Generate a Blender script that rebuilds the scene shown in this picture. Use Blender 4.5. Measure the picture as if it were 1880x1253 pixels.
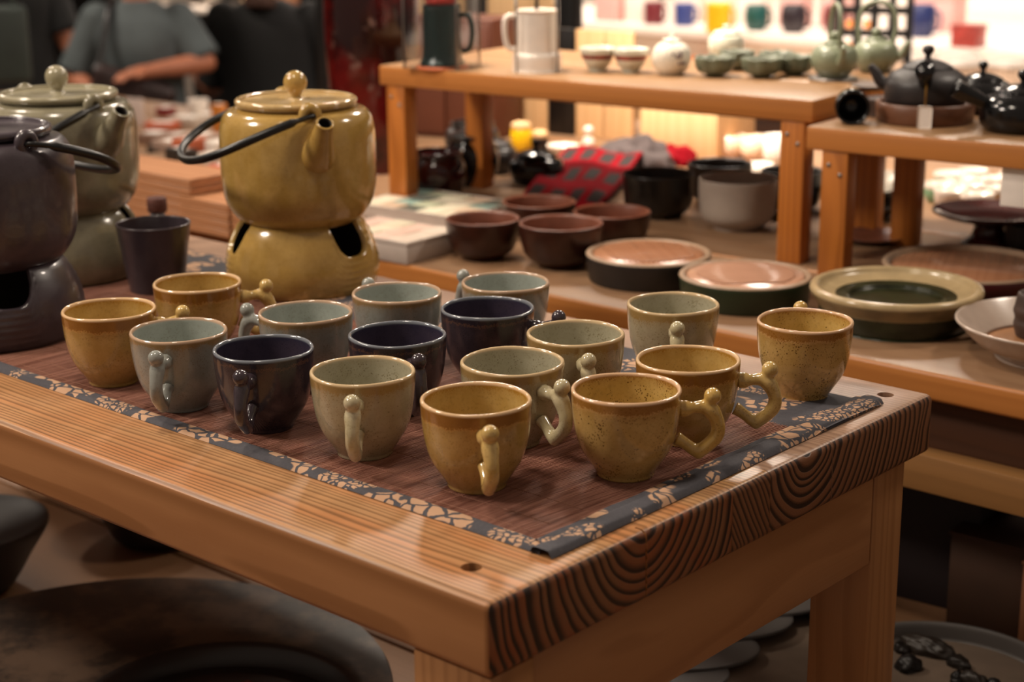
import bpy, bmesh, math, random
from mathutils import Vector, Matrix, noise
random.seed(7)
for o in list(bpy.data.objects): bpy.data.objects.remove(o)
S = bpy.context.scene
COL = S.collection
PI = math.pi

# ------------------------------------------------------------------ camera
TOP = 1.29          # top of the near table
ZB = 1.23           # top of the long table behind it
ZR1 = 1.452         # top of the riser on it
ZR2 = 1.426         # top of the lower riser beside it
ZP = 0.90           # platform everything stands on
FPX, CX, CY = 3090.0, 940.0, 626.5
CAM = Vector((0.6757, -0.7337, 1.7482))
_T, _ro, _yaw = math.radians(15.749), math.radians(-.4735), math.radians(131.752)
FW = Vector((math.cos(_yaw)*math.cos(_T), math.sin(_yaw)*math.cos(_T), -math.sin(_T)))
_r = Vector((math.sin(_yaw), -math.cos(_yaw), 0)); _u = _r.cross(FW)
RT = (_r*math.cos(_ro) + _u*math.sin(_ro)); UP = RT.cross(FW)
cam = bpy.data.cameras.new('camera'); co = bpy.data.objects.new('camera', cam); COL.objects.link(co)
co.matrix_world = Matrix(((RT.x, UP.x, -FW.x, CAM.x), (RT.y, UP.y, -FW.y, CAM.y), (RT.z, UP.z, -FW.z, CAM.z), (0, 0, 0, 1)))
cam.sensor_width = 36; cam.lens = FPX*36/1880; cam.clip_start = .05; cam.clip_end = 60
cam.dof.use_dof = True; cam.dof.focus_distance = 1.40; cam.dof.aperture_fstop = 5.6; cam.dof.aperture_blades = 0
S.camera = co

# ------------------------------------------------------------------ light
S.view_settings.view_transform = 'Standard'; S.view_settings.look = 'None'
S.view_settings.exposure = 0.0; S.view_settings.gamma = 1; S.view_settings.use_curve_mapping = False
w = bpy.data.worlds.new('world'); S.world = w; w.use_nodes = True
w.node_tree.nodes['Background'].inputs[0].default_value = (1.0, .80, .64, 1)
w.node_tree.nodes['Background'].inputs[1].default_value = .22
def area(name, loc, aim, size, power, col=(1, .80, .60), size_y=None, spread=None):
    l = bpy.data.lights.new(name, 'AREA'); l.energy = power; l.color = col; l.size = size
    if size_y: l.shape = 'RECTANGLE'; l.size_y = size_y
    else: l.shape = 'DISK'
    if spread: l.spread = math.radians(spread)
    o = bpy.data.objects.new(name, l); COL.objects.link(o); o.location = loc
    o.rotation_euler = (Vector(aim) - Vector(loc)).to_track_quat('-Z', 'Y').to_euler(); return o
area('overhead_light', (-1.7, -.95, 2.9), (-.4, .3, 1.3), .40, 38, (1, .87, .74))
area('overhead_light', (-2.2, .3, 3.1), (-.5, .4, 1.3), .16, 16, (1, .86, .70))
area('overhead_light', (-.5, -.2, 3.2), (-.4, .3, 1.3), .30, 14, (1, .86, .70))
area('overhead_light', (-1.2, 2.4, 2.7), (-.7, .9, 1.3), .28, 15, (1, .86, .72))
area('overhead_light', (-2.2, 2.3, 3.0), (-.9, .6, 1.3), .22, 16, (1, .86, .72))
area('overhead_light', (.3, 2.0, 2.9), (-.3, 1.0, 1.3), .25, 14, (1, .86, .72))
area('overhead_light', (-1.25, 1.15, 2.75), (-1.0, 1.8, 1.25), .20, 13, (1, .84, .68), spread=70)  # added fill light, brightens the crate and deep bowls behind the riser
area('counter_strip_light', (-2.2, 3.95, 2.45), (-2.3, 4.5, 1.2), 2.8, 52, (1, .86, .76), .2)
area('counter_strip_light', (-1.7, 2.5, 2.6), (-2.2, 3.9, .9), 1.6, 26, (1, .83, .68), .3)
area('overhead_light', (-5.0, 1.8, 3.0), (-4.4, 3.2, 1.1), .4, 45, (1, .86, .72))

# ------------------------------------------------------------------ helpers
def at(x, y, z=TOP):
    d = FW*FPX + RT*(x-CX) - UP*(y-CY)
    return CAM + d*((z-CAM.z)/d.z)
def dist(P): return (Vector(P)-CAM).dot(FW)
def far(x, y, d): return CAM + (FW*FPX + RT*(x-CX) - UP*(y-CY))/FPX*d
def hexc(h):
    c = [int(h[i:i+2], 16)/255 for i in (0, 2, 4)]
    return tuple(v/12.92 if v <= .04045 else ((v+.055)/1.055)**2.4 for v in c) + (1,)

class NT:
    def __init__(s, name):
        s.m = bpy.data.materials.new(name); s.m.use_nodes = True; s.t = s.m.node_tree; s.b = s.t.nodes['Principled BSDF']
    def n(s, typ, **k):
        nd = s.t.nodes.new(typ)
        for a, v in k.items():
            if a.startswith('i_'):
                key = a[2:]; key = int(key) if key.isdigit() else key.replace('_', ' ')
                s.put(nd.inputs[key], v)
            else: setattr(nd, a, v)
        return nd
    def put(s, sock, v):
        if isinstance(v, bpy.types.NodeSocket): s.t.links.new(v, sock)
        else: sock.default_value = v
    def math(s, op, a, b=0, c=0, clamp=False):
        nd = s.t.nodes.new('ShaderNodeMath'); nd.operation = op; nd.use_clamp = clamp
        s.put(nd.inputs[0], a); s.put(nd.inputs[1], b); s.put(nd.inputs[2], c); return nd.outputs[0]
    def mix(s, f, a, b, blend='MIX'):
        nd = s.t.nodes.new('ShaderNodeMix'); nd.data_type = 'RGBA'; nd.blend_type = blend
        s.put(nd.inputs[0], f); s.put(nd.inputs[6], a); s.put(nd.inputs[7], b); return nd.outputs[2]
    def ramp(s, f, stops):
        nd = s.t.nodes.new('ShaderNodeValToRGB'); s.put(nd.inputs[0], f); e = nd.color_ramp.elements
        while len(e) > 1: e.remove(e[-1])
        e[0].position = stops[0][0]; e[0].color = stops[0][1]
        for p, c in stops[1:]: q = e.new(p); q.color = c
        return nd.outputs[0]
    def step(s, v, a, b):
        nd = s.t.nodes.new('ShaderNodeMapRange'); nd.interpolation_type = 'SMOOTHSTEP'; nd.clamp = True
        s.put(nd.inputs[0], v); s.put(nd.inputs[1], a); s.put(nd.inputs[2], b); return nd.outputs[0]
    def coord(s, rnd=True, scale=(1, 1, 1)):
        t = s.n('ShaderNodeTexCoord').outputs['Object']
        m = s.n('ShaderNodeMapping', i_Vector=t, i_Scale=scale)
        if rnd:
            r = s.n('ShaderNodeObjectInfo').outputs['Random']
            c = s.n('ShaderNodeCombineXYZ', i_X=s.math('MULTIPLY', r, 7.), i_Y=s.math('MULTIPLY', r, 13.))
            s.put(m.inputs['Location'], c.outputs[0])
        return m.outputs[0]
    def noise(s, vec, scale, detail=3, rough=.5):
        return s.n('ShaderNodeTexNoise', i_Vector=vec, i_Scale=scale, i_Detail=detail, i_Roughness=rough).outputs[0]
    def bump(s, h, strength=.2, dist_=.001):
        s.put(s.b.inputs['Normal'], s.n('ShaderNodeBump', i_Height=h, i_Strength=strength, i_Distance=dist_).outputs[0])
    def fin(s, col=None, rough=.5, spec=.5, metal=0, coat=0):
        if col is not None: s.put(s.b.inputs['Base Color'], col)
        s.put(s.b.inputs['Roughness'], rough); s.b.inputs['Specular IOR Level'].default_value = spec
        s.b.inputs['Metallic'].default_value = metal; s.b.inputs['Coat Weight'].default_value = coat
        s.b.inputs['Coat Roughness'].default_value = .06
        return s.m

def plain(name, h, rough=.5, var=.12, scale=60, metal=0, spec=.5, coat=0):
    k = NT(name); c = hexc(h) if isinstance(h, str) else h
    n = k.noise(k.coord(), scale)
    d = tuple(v*(1-var) for v in c[:3])+(1,); e = tuple(min(1, v*(1+var)) for v in c[:3])+(1,)
    return k.fin(k.ramp(n, [(.3, d), (.7, e)]), rough, spec, metal, coat)

def glaze(name, base, base2, band, lip, speck, zb=.058, zt=.0675, band_h=.0, speck_amt=.5, rough=.13, line=None, zlip=.0682):
    """Stoneware glaze: mottled body, runny iron band under the rim, bare lip, iron specks."""
    k = NT(name); obj = k.n('ShaderNodeTexCoord').outputs['Object']; v = k.coord()
    z = k.n('ShaderNodeSeparateXYZ', i_Vector=obj).outputs[2]
    mott = k.noise(v, 45, 4, .6)
    col = k.mix(k.step(mott, .35, .65), hexc(base), hexc(base2)); col = k.mix(k.math('MULTIPLY', k.step(k.noise(v, 330, 3, .7), .5, .72), .22), col, hexc(speck))
    n2 = k.noise(v, 900, 2); n3 = k.noise(v, 60, 3)
    sp = k.n('ShaderNodeTexVoronoi', i_Vector=v, i_Scale=520.).outputs['Distance']
    spc = k.math('MULTIPLY', k.step(k.math('ADD', sp, k.math('MULTIPLY', k.math('SUBTRACT', .5, n3), 1.1)), .27, .12), speck_amt)
    sp2 = k.n('ShaderNodeTexVoronoi', i_Vector=v, i_Scale=170.).outputs['Distance']
    spc2 = k.math('MULTIPLY', k.step(k.math('ADD', sp2, k.math('MULTIPLY', n3, .12)), .185, .135), min(1, speck_amt*1.2))
    col = k.mix(spc, col, hexc(speck)); col = k.mix(spc2, col, hexc(speck))
    zz = k.math('ADD', z, k.math('ADD', k.math('MULTIPLY', k.math('SUBTRACT', n3, .5), .008), k.math('MULTIPLY', k.math('SUBTRACT', n2, .5), .009)))
    if band:
        f = k.step(zz, zb-.0012, zb+.0012)
        f2 = k.math('MULTIPLY', k.step(zz, zb-.010, zb+.004), .45)
        col = k.mix(f2, col, hexc(band)); col = k.mix(k.math('MULTIPLY', f, .72), col, hexc(band))
        if line:
            l = k.math('MULTIPLY', k.step(zz, zb-.0012, zb), k.step(zz, zb+.0014, zb+.0003))
            col = k.mix(k.math('MULTIPLY', l, .6), col, hexc(line))
    col = k.mix(k.step(z, zlip-.0012, zlip+.0008), col, hexc(lip))
    k.bump(k.noise(v, 220, 2), .08, .0005)
    return k.fin(col, rough, .5, 0, .35)

def wood(name, light, dark, axis='X', yc=0., zc=0., freq=150., contrast=.8, warp=.012, rough=.38, off=0., fiber=.35, red=None, bump=.15):
    """Growth rings about an axis: gives straight grain on the long faces and arcs on the end grain."""
    k = NT(name); obj = k.n('ShaderNodeTexCoord').outputs['Object']
    sx = k.n('ShaderNodeSeparateXYZ', i_Vector=obj)
    X, Y, Z = sx.outputs[0], sx.outputs[1], sx.outputs[2]
    if axis == 'Y': X, Y = Y, X
    if axis == 'Z': X, Z = Z, X
    lc = k.n('ShaderNodeCombineXYZ', i_X=k.math('MULTIPLY', X, 1.3), i_Y=k.math('MULTIPLY_ADD', Y, 7., off), i_Z=k.math('MULTIPLY', Z, 7.)).outputs[0]
    n1 = k.math('MULTIPLY', k.math('SUBTRACT', k.noise(lc, 1.6, 2), .5), warp*4)
    a = k.math('ADD', k.math('SUBTRACT', Y, yc), n1); b = k.math('SUBTRACT', Z, zc)
    d = k.math('SQRT', k.math('ADD', k.math('MULTIPLY', a, a), k.math('MULTIPLY', b, b)))
    dv = k.n('ShaderNodeCombineXYZ', i_X=k.math('MULTIPLY', d, 34.), i_Y=off).outputs[0]
    d2 = k.math('MULTIPLY_ADD', k.noise(dv, 1., 1), .026, d)
    ring = k.math('FRACT', k.math('MULTIPLY', d2, freq))
    r = k.ramp(ring, [(0, (0, 0, 0, 1)), (.38, (.12, .12, .12, 1)), (.72, (1, 1, 1, 1)), (.90, (.85, .85, .85, 1)), (.97, (0, 0, 0, 1))])
    amp = k.noise(dv, .31, 1)
    f = k.math('MULTIPLY', r, k.math('MULTIPLY', k.math('ADD', amp, .45), contrast), clamp=True)
    fc = k.n('ShaderNodeCombineXYZ', i_X=k.math('MULTIPLY', X, 14.), i_Y=k.math('MULTIPLY', Y, 900.), i_Z=k.math('MULTIPLY', Z, 900.)).outputs[0]
    fn = k.noise(fc, 1., 3, .7)
    big = k.noise(lc, 3.1, 3)
    base = k.mix(k.step(big, .35, .68), hexc(light), hexc(red or light))
    col = k.mix(f, base, hexc(dark))
    col = k.mix(k.math('MULTIPLY', k.step(fn, .45, .75), fiber), col, hexc(dark))
    k.bump(k.math('ADD', k.math('MULTIPLY', fn, .5), k.math('MULTIPLY', f, -.7)), bump, .0012)
    return k.fin(col, k.math('MULTIPLY_ADD', fn, .2, rough-.1), .4)

def mesh_obj(name, me, mats, parent=None, loc=None, rot=None):
    o = bpy.data.objects.new(name, me); COL.objects.link(o)
    if mats is not None:
        if not isinstance(mats, (list, tuple)): mats = [mats]
        for m in mats: me.materials.append(m)
    if parent: o.parent = parent
    if loc: o.location = loc
    if rot: o.rotation_euler = rot
    return o
def from_bm(name, bm, mats, parent=None, loc=None, rot=None, smooth=False, angle=None):
    me = bpy.data.meshes.new(name); bm.to_mesh(me); bm.free()
    if smooth:
        me.polygons.foreach_set('use_smooth', [True]*len(me.polygons))
        if angle: me.set_sharp_from_angle(angle=math.radians(angle))
    return mesh_obj(name, me, mats, parent, loc, rot)
def tag(o, label, cat, group=None, kind=None):
    if label: o['label'] = label
    if cat: o['category'] = cat
    if group: o['group'] = group
    if kind: o['kind'] = kind
    return o
def thing(name, label, cat, loc=(0, 0, 0), rotz=0, group=None):
    o = bpy.data.objects.new(name, None); COL.objects.link(o); o.empty_display_size = .02
    o.location = loc; o.rotation_euler = (0, 0, rotz)
    return tag(o, label, cat, group)
def clone(root, loc, rotz, label, group=None, mats=None):
    r = root.copy(); COL.objects.link(r); r.location = loc; r.rotation_euler = (0, 0, rotz); r['label'] = label
    if group: r['group'] = group
    for ch in list(root.children):
        c = ch.copy(); COL.objects.link(c); c.parent = r
        if mats: remat(c, mats)
        for g in ch.children:
            d = g.copy(); COL.objects.link(d); d.parent = c
            if mats: remat(d, mats)
    return r
def remat(o, table):
    for s in o.material_slots:
        if s.material and s.material.name in table:
            m = table[s.material.name]; s.link = 'OBJECT'; s.material = m

def lathe_bm(bm, prof, seg=48, cx=0, cy=0, cz=0, sx=1, sy=1, slots=None, fn=None):
    """prof: list of (r,z); r=0 closes at the axis. slots: material index per segment."""
    rings = []
    for i, (r, z) in enumerate(prof):
        if r <= 1e-6: rings.append([bm.verts.new((cx, cy, cz+z))])
        else:
            L = []
            for j in range(seg):
                a = 2*PI*j/seg; rr, zz = (r, z) if fn is None else fn(r, z, a, i)
                L.append(bm.verts.new((cx+rr*sx*math.cos(a), cy+rr*sy*math.sin(a), cz+zz)))
            rings.append(L)
    for i in range(len(prof)-1):
        A, B = rings[i], rings[i+1]
        for j in range(seg):
            k2 = (j+1) % seg
            if len(A) == 1 and len(B) == 1: continue
            if len(A) == 1: f = bm.faces.new((A[0], B[k2], B[j]))
            elif len(B) == 1: f = bm.faces.new((A[j], A[k2], B[0]))
            else: f = bm.faces.new((A[j], A[k2], B[k2], B[j]))
            f.smooth = True
            if slots: f.material_index = slots[i]
    return bm
def lathe(name, prof, mats, parent=None, seg=48, slots=None, loc=None, rot=None, fn=None, angle=None, **k):
    bm = lathe_bm(bmesh.new(), prof, seg, slots=slots, fn=fn, **k)
    return from_bm(name, bm, mats, parent, loc, rot, True, angle)
def spline(pts, n=8):
    """Catmull-Rom through tuples of any length."""
    out = []; P = [pts[0]] + list(pts) + [pts[-1]]
    for i in range(1, len(P)-2):
        for j in range(n):
            t = j/n; a, b, c, d = P[i-1], P[i], P[i+1], P[i+2]
            out.append(tuple(.5*((2*b[q]) + (-a[q]+c[q])*t + (2*a[q]-5*b[q]+4*c[q]-d[q])*t*t + (-a[q]+3*b[q]-3*c[q]+d[q])*t**3) for q in range(len(a))))
    out.append(tuple(pts[-1])); return out
def tube_bm(bm, pts, rads, seg=10, closed=False, cap=True):
    P = [Vector(p) for p in pts]; n = len(P); prev = None; rings = []
    if not isinstance(rads, (list, tuple)): rads = [rads]*n
    for i in range(n):
        t = (P[(i+1) % n]-P[i-1]) if closed else (P[min(i+1, n-1)]-P[max(i-1, 0)])
        t.normalize()
        if prev is None:
            u = t.orthogonal().normalized()
        else: u = (prev - t*prev.dot(t)).normalized()
        prev = u; v = t.cross(u)
        rings.append([bm.verts.new(P[i] + (u*math.cos(2*PI*j/seg)+v*math.sin(2*PI*j/seg))*rads[i]) for j in range(seg)])
    for i in range(n if closed else n-1):
        A, B = rings[i], rings[(i+1) % n]
        for j in range(seg):
            f = bm.faces.new((A[j], A[(j+1) % seg], B[(j+1) % seg], B[j])); f.smooth = True
    if cap and not closed:
        bm.faces.new(rings[0][::-1]); bm.faces.new(rings[-1])
    return bm
def tube(name, pts, rads, mat, parent=None, seg=10, closed=False, **k):
    return from_bm(name, tube_bm(bmesh.new(), pts, rads, seg, closed), mat, parent, smooth=True, **k)
def ball_bm(bm, c, r, sx=1, sy=1, sz=1, sub=3):
    bmesh.ops.create_icosphere(bm, subdivisions=sub, radius=r, matrix=Matrix.Translation(c) @ Matrix.Diagonal((sx, sy, sz, 1)))
    return bm
def box_bm(bm, x0, x1, y0, y1, z0, z1, bev=0, seg=2, pred=None):
    vs = bmesh.ops.create_cube(bm, size=1, matrix=Matrix.Translation(((x0+x1)/2, (y0+y1)/2, (z0+z1)/2)) @ Matrix.Diagonal((x1-x0, y1-y0, z1-z0, 1)))['verts']
    if bev:
        es = set(e for v in vs for e in v.link_edges)
        if pred: es = [e for e in es if pred((e.verts[0].co+e.verts[1].co)/2)]
        bmesh.ops.bevel(bm, geom=list(es), offset=bev, segments=seg, profile=.5, affect='EDGES')
    return bm
def box(name, x0, x1, y0, y1, z0, z1, mat, parent=None, bev=.002, seg=2, loc=None, rot=None, pred=None, smooth=True):
    return from_bm(name, box_bm(bmesh.new(), x0, x1, y0, y1, z0, z1, bev, seg, pred), mat, parent, loc, rot, smooth, 40)
def evaluated(o):
    dg = bpy.context.evaluated_depsgraph_get(); dg.update()
    me = bpy.data.meshes.new_from_object(o.evaluated_get(dg), depsgraph=dg)
    return me
def fuse(bm, voxel, smooth_it=4):
    """Joins overlapping pieces into one continuous surface."""
    me = bpy.data.meshes.new('tmp'); bm.to_mesh(me); bm.free(); o = bpy.data.objects.new('tmp', me); COL.objects.link(o)
    m = o.modifiers.new('r', 'REMESH'); m.mode = 'VOXEL'; m.voxel_size = voxel; m.use_smooth_shade = True
    if smooth_it:
        s = o.modifiers.new('s', 'SMOOTH'); s.iterations = smooth_it; s.factor = .5
    r = evaluated(o); bpy.data.objects.remove(o)
    r.polygons.foreach_set('use_smooth', [True]*len(r.polygons)); return r
def cut(o, cutters):
    me = bpy.data.meshes.new('c'); b = bmesh.new()
    for c in cutters: c(b)
    b.to_mesh(me); b.free(); c = bpy.data.objects.new('c', me); COL.objects.link(c); c.location = o.location
    m = o.modifiers.new('b', 'BOOLEAN'); m.object = c; m.operation = 'DIFFERENCE'; m.solver = 'EXACT'
    r = evaluated(o); o.modifiers.clear(); o.data = r; bpy.data.objects.remove(c)
def skin(verts, edges, rads, sub=1):
    me = bpy.data.meshes.new('sk'); me.from_pydata([tuple(v) for v in verts], edges, []); o = bpy.data.objects.new('sk', me); COL.objects.link(o)
    m = o.modifiers.new('s', 'SKIN'); m.use_smooth_shade = True
    for i, r in enumerate(rads):
        sv = me.skin_vertices[0].data[i]; sv.radius = r if isinstance(r, tuple) else (r, r); sv.use_root = (i == 0)
    if sub: q = o.modifiers.new('u', 'SUBSURF'); q.levels = sub; q.render_levels = sub
    r = evaluated(o); bpy.data.objects.remove(o); r.polygons.foreach_set('use_smooth', [True]*len(r.polygons)); return r

# ------------------------------------------------------------------ materials
M = {}
M['floor'] = plain('floor_mat', '3a2c24', .5, .3, 3)
M['dark'] = plain('dark_wall', '17110e', .8, .3, 3)
M['plat'] = wood('platform_wood', '8a6547', '6a4a30', 'X', .3, -.4, 60, .25, .03, .5, 3)
M['top_a'] = wood('pine_top_front', 'b98c60', '75502f', 'X', .165, .012, 165, .85, .008, .42, 1, .28, 'c08050')
M['end_a'] = wood('pine_end_front', '84583a', '2a1a12', 'X', .165, .012, 112, 1.2, .0065, .42, 1, .15, '8a4a28', .5)
M['top_b'] = wood('pine_top_middle', 'c09060', '75502c', 'X', .9, .3, 240, 1.0, .006, .34, 5, .28)
M['end_b'] = wood('pine_end_middle', '7e5336', '2d1b12', 'X', .9, .3, 190, 1.2, .004, .42, 5, .2, None, .5)
M['top_c'] = wood('pine_top_back', 'b29078', '846350', 'X', .385, .006, 180, .6, .006, .34, 9, .28)
M['end_c'] = wood('pine_end_back', '80553a', '2a1a12', 'X', .385, .006, 122, 1.15, .0065, .42, 9, .15, None, .5)
M['side'] = wood('pine_side', 'a8764c', '845630', 'X', -.02, -.06, 26, .8, .05, .34, 2, .12, '9c6a42', bump=.05)
M['leg'] = wood('pine_leg', '9c6e46', '7c5230', 'Z', .08, .16, 90, .5, .012, .36, 4, .2, bump=.05)
M['apron'] = wood('pine_apron', 'a0714a', '835634', 'Y', .10, -.12, 45, .5, .03, .36, 6, .12, bump=.05)
M['bt_top'] = wood('long_table_top', '947458', '7a5a42', 'X', .3, -.5, 60, .35, .03, .42, 11, .2, '8a684c')
M['bt_side'] = wood('long_table_edge', 'b4743a', '8f5424', 'X', 0, -.3, 60, .35, .02, .40, 12, .15)
M['bt_rail'] = wood('long_table_rail', '8a6238', '6c4a28', 'X', 0, -.3, 60, .35, .02, .45, 13, .15)
M['dkwood'] = wood('dark_board', '4a2c1a', '301a10', 'X', 0, -.3, 40, .4, .02, .5, 14, .2)
M['riser_top'] = wood('riser_top', '94714f', '785538', 'X', .1, -.4, 60, .35, .03, .42, 15, .2)
M['riser_leg'] = wood('riser_leg', 'b8702e', '8c4e1c', 'Z', .2, .1, 90, .5, .02, .4, 16, .2)
M['paleboard'] = wood('pale_board', 'e0b888', 'c89a68', 'Z', .2, .5, 50, .35, .02, .5, 17, .15)
M['traywood'] = wood('tray_wood', 'c08860', 'a06844', 'X', .2, -.3, 80, .4, .02, .45, 18, .15)
YB = dict(base='c29a48', base2='b58a38', band='8a5716', lip='d9b68c', speck='5e3a12')
M['y_out'] = glaze('mustard_glaze', 'b7955a', 'ab8949', '84500f', 'd8b48a', '5e3a12', .0575, line='c99a55', speck_amt=.35)
M['y_in'] = glaze('mustard_glaze_inner', 'bd9e60', 'b39352', '9a6a1c', 'd8b48a', '5e3a12', .066, speck_amt=.2)
M['y2_out'] = glaze('speckled_mustard_glaze', 'be9b5e', 'b49052', '8e5a1e', 'd8b08a', '54350f', .0605, line='d0a468', speck_amt=.9)
M['y2_in'] = glaze('speckled_mustard_glaze_inner', 'c2a260', 'b99852', '8e5a1e', 'd8b08a', '54350f', .066, speck_amt=.9)
M['c_out'] = glaze('celadon_glaze', '8f918a', '868882', '8a6a3a', 'b89a80', '6b5a40', .0640, speck_amt=.35)
M['c_in'] = glaze('celadon_glaze_inner', 'a0a69e', '969c94', '989e96', 'b89a80', '6b5a40', .0665, speck_amt=.3)
M['s_out'] = glaze('sage_glaze', 'a89c80', '9e9276', '94733c', 'cbb088', '6b5228', .0615, speck_amt=.5)
M['s_in'] = glaze('sage_glaze_inner', 'a8a28c', 'a09a82', 'a0957a', 'cbb088', '5d4c20', .0665, speck_amt=.5)
M['d_out'] = glaze('plum_black_glaze', '3a3036', '332a30', '262028', '6d7178', '1a1418', .0625, line='6a4a38', speck_amt=.4, rough=.2)
M['d_in'] = glaze('plum_black_glaze_inner', '3c3440', '352e3c', '2c2a3a', '6d7178', '1a1418', .066, speck_amt=.3, rough=.12)
M['py'] = glaze('teapot_mustard_glaze', 'b08e4e', 'a48242', None, 'a68850', '6b4a1c', speck_amt=.25, zlip=9, rough=.16)
M['pyl'] = glaze('teapot_mustard_lid', 'c4a878', 'ba9a66', None, 'c8b07c', '7a5422', speck_amt=.15, zlip=9, rough=.14)
M['ps'] = glaze('teapot_sage_glaze', '857e68', '7a735e', None, '857e68', '5c4f30', speck_amt=.12, zlip=9, rough=.2)
M['psl'] = glaze('teapot_sage_lid', '9c947c', '90886e', None, '8e8866', '5c4f30', speck_amt=.12, zlip=9, rough=.18)
M['pd'] = glaze('teapot_plum_glaze', '41383e', '3a3036', None, '3a3238', '1c1418', speck_amt=.15, zlip=9, rough=.34)
M['pdl'] = glaze('teapot_plum_lid', '4c444a', '443c42', None, '3a3238', '1c1418', speck_amt=.1, zlip=9, rough=.22)
M['in_dark'] = plain('dark_inside', '1a0f08', .7)  # near-black brown for the inner faces of warmers and spout mouths
M['rod'] = plain('black_coated_wire', '060506', .36, .2)
M['hole'] = plain('old_screw', '4a3020', .6, .3, 300)

# cloth with a resist-printed leaf pattern
def print_mat(name='indigo_leaf_print'):
    k = NT(name); v = k.coord(False)
    w1 = k.n('ShaderNodeVectorMath', operation='ADD', i_0=v, i_1=k.n('ShaderNodeVectorMath', operation='SCALE', i_0=k.n('ShaderNodeTexNoise', i_Vector=v, i_Scale=60.).outputs[1], i_Scale=.012).outputs[0]).outputs[0]
    def cells(scale, stretch, thr):
        mv = k.n('ShaderNodeMapping', i_Vector=w1, i_Scale=stretch).outputs[0]
        e = k.n('ShaderNodeTexVoronoi', feature='DISTANCE_TO_EDGE', i_Vector=mv, i_Scale=scale).outputs['Distance']
        return k.step(e, thr, thr+.03)
    big = cells(62., (1, 1.5, 1), .08); small = cells(170., (1, 1, 1), .12)
    region = k.n('ShaderNodeTexNoise', i_Vector=v, i_Scale=17., i_Detail=1.).outputs[0]
    m1 = k.step(region, .545, .56); m2 = k.step(region, .41, .395)
    f = k.math('MAXIMUM', k.math('MULTIPLY', big, m1), k.math('MULTIPLY', small, m2))
    weave = k.n('ShaderNodeTexVoronoi', i_Vector=v, i_Scale=1500.).outputs['Distance']
    col = k.mix(f, k.mix(k.noise(v, 400), hexc('45444a'), hexc('58565a')), hexc('c09a7c'))
    k.bump(weave, .25, .0006)
    return k.fin(col, .85, .2)
M['print'] = print_mat()
k = NT('mat_slat'); v = k.coord(False)
M['slat'] = k.fin(k.ramp(k.noise(k.coord(False, (330, 4, 1)), 1, 1), [(.3, hexc('7a4e40')), (.7, hexc('a87866'))]), .6, .3)
M['thread'] = plain('mat_thread', '8a5a42', .7)
M['backing'] = plain('mat_backing', '1c0c08', .8)

exec_order = []
# ------------------------------------------------------------------ setting
tag(box('floor', -14, 8, -6, 12, -.1, 0, M['floor'], bev=0), None, None, None, 'structure')
tag(box('wall_back', -14, 8, 7.2, 7.35, 0, 3.4, M['dark'], bev=0), None, None, None, 'structure')
tag(box('wall_left', -12.2, -12, -6, 7.2, 0, 3.4, M['dark'], bev=0), None, None, None, 'structure')

# ------------------------------------------------------------------ platform and tables
pl = thing('display_platform', 'low brown wooden platform under all the tables', 'platform')
for i in range(8):
    y0 = -1.2+i*.42
    box('plank', -2.05, 1.4, y0, y0+.416, ZP-.04, ZP, M['plat'], pl, .003)
for x in (-1.95, 1.3):
    for y in (-1.1, 2.0): box('leg', x-.04, x+.04, y-.04, y+.04, 0, ZP-.04, M['dkwood'], pl)

# near table ------------------------------------------------------
TH = .055; TL = -1.42; TW = .592
nt = thing('display_table', 'pine display table carrying the mugs, round-edged top with bold end grain', 'table', (0, 0, 0))
def plank(y0, y1, mt, me, outer):
    z0, z1 = TOP-TH, TOP
    def pred(c):
        if abs(c.x-0) < 1e-4 and abs(c.y-y0) > 1e-4 and abs(c.y-y1) > 1e-4: return True
        if 'f' in outer and abs(c.y-y0) < 1e-4: return True
        if 'b' in outer and abs(c.y-y1) < 1e-4: return True
        return False
    bm = box_bm(bmesh.new(), TL, 0, y0, y1, z0, z1, .0065, 5, pred)
    for f in bm.faces:
        f.smooth = True; f.material_index = 0
        n = f.normal
        if n.x > .55: f.material_index = 1
        elif n.y < -.75: f.material_index = 2
    # object origin on the table top so the ring pattern can be placed
    bmesh.ops.translate(bm, verts=bm.verts, vec=(0, 0, -TOP))
    o = from_bm('plank', bm, [mt, me, M['side']], nt, (0, 0, TOP), None, True, 35)
    return o
pa = plank(0, .2745, M['top_a'], M['end_a'], 'f')
pb = plank(.2750, .3265, M['top_b'], M['end_b'], '')
pc = plank(.3270, TW, M['top_c'], M['end_c'], 'b')
cyl = lambda x, y, r, d: (lambda b: bmesh.ops.create_cone(b, cap_ends=True, segments=24, radius1=r*.75, radius2=r, depth=d*2, matrix=Matrix.Translation((x, y, 0))))
crk = lambda y, wd, dp: (lambda b: bmesh.ops.create_cube(b, size=1, matrix=Matrix.Translation((0, y, -.03)) @ Matrix.Rotation(.02, 4, 'X') @ Matrix.Diagonal((dp*2, wd, .12, 1))))
cut(pa, [cyl(-.051, .037, .0085, .007), crk(.1665, .0019, .010)])
cut(pc, [cyl(-.032, .561, .0085, .007), crk(.420, .0009, .004)])
for x, y in ((-.051, .037), (-.032, .561)):
    lathe('screw', [(0, -.0045), (.003, -.0045), (.0045, -.005), (.0065, -.0065), (.0065, -.008)], M['hole'], nt, 20, loc=(x, y, TOP))
for (x0, x1, y0, y1) in ((-.075, -.003, .003, .047), (-.066, -.006, .503, .556), (TL+.01, TL+.07, .003, .047), (TL+.01, TL+.07, .503, .556)):
    bm = box_bm(bmesh.new(), x0, x1, y0, y1, ZP, TOP-TH, .002, 2); bmesh.ops.translate(bm, verts=bm.verts, vec=(0, 0, -TOP))
    from_bm('leg', bm, M['leg'], nt, (0, 0, TOP), None, True, 40)
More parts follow.
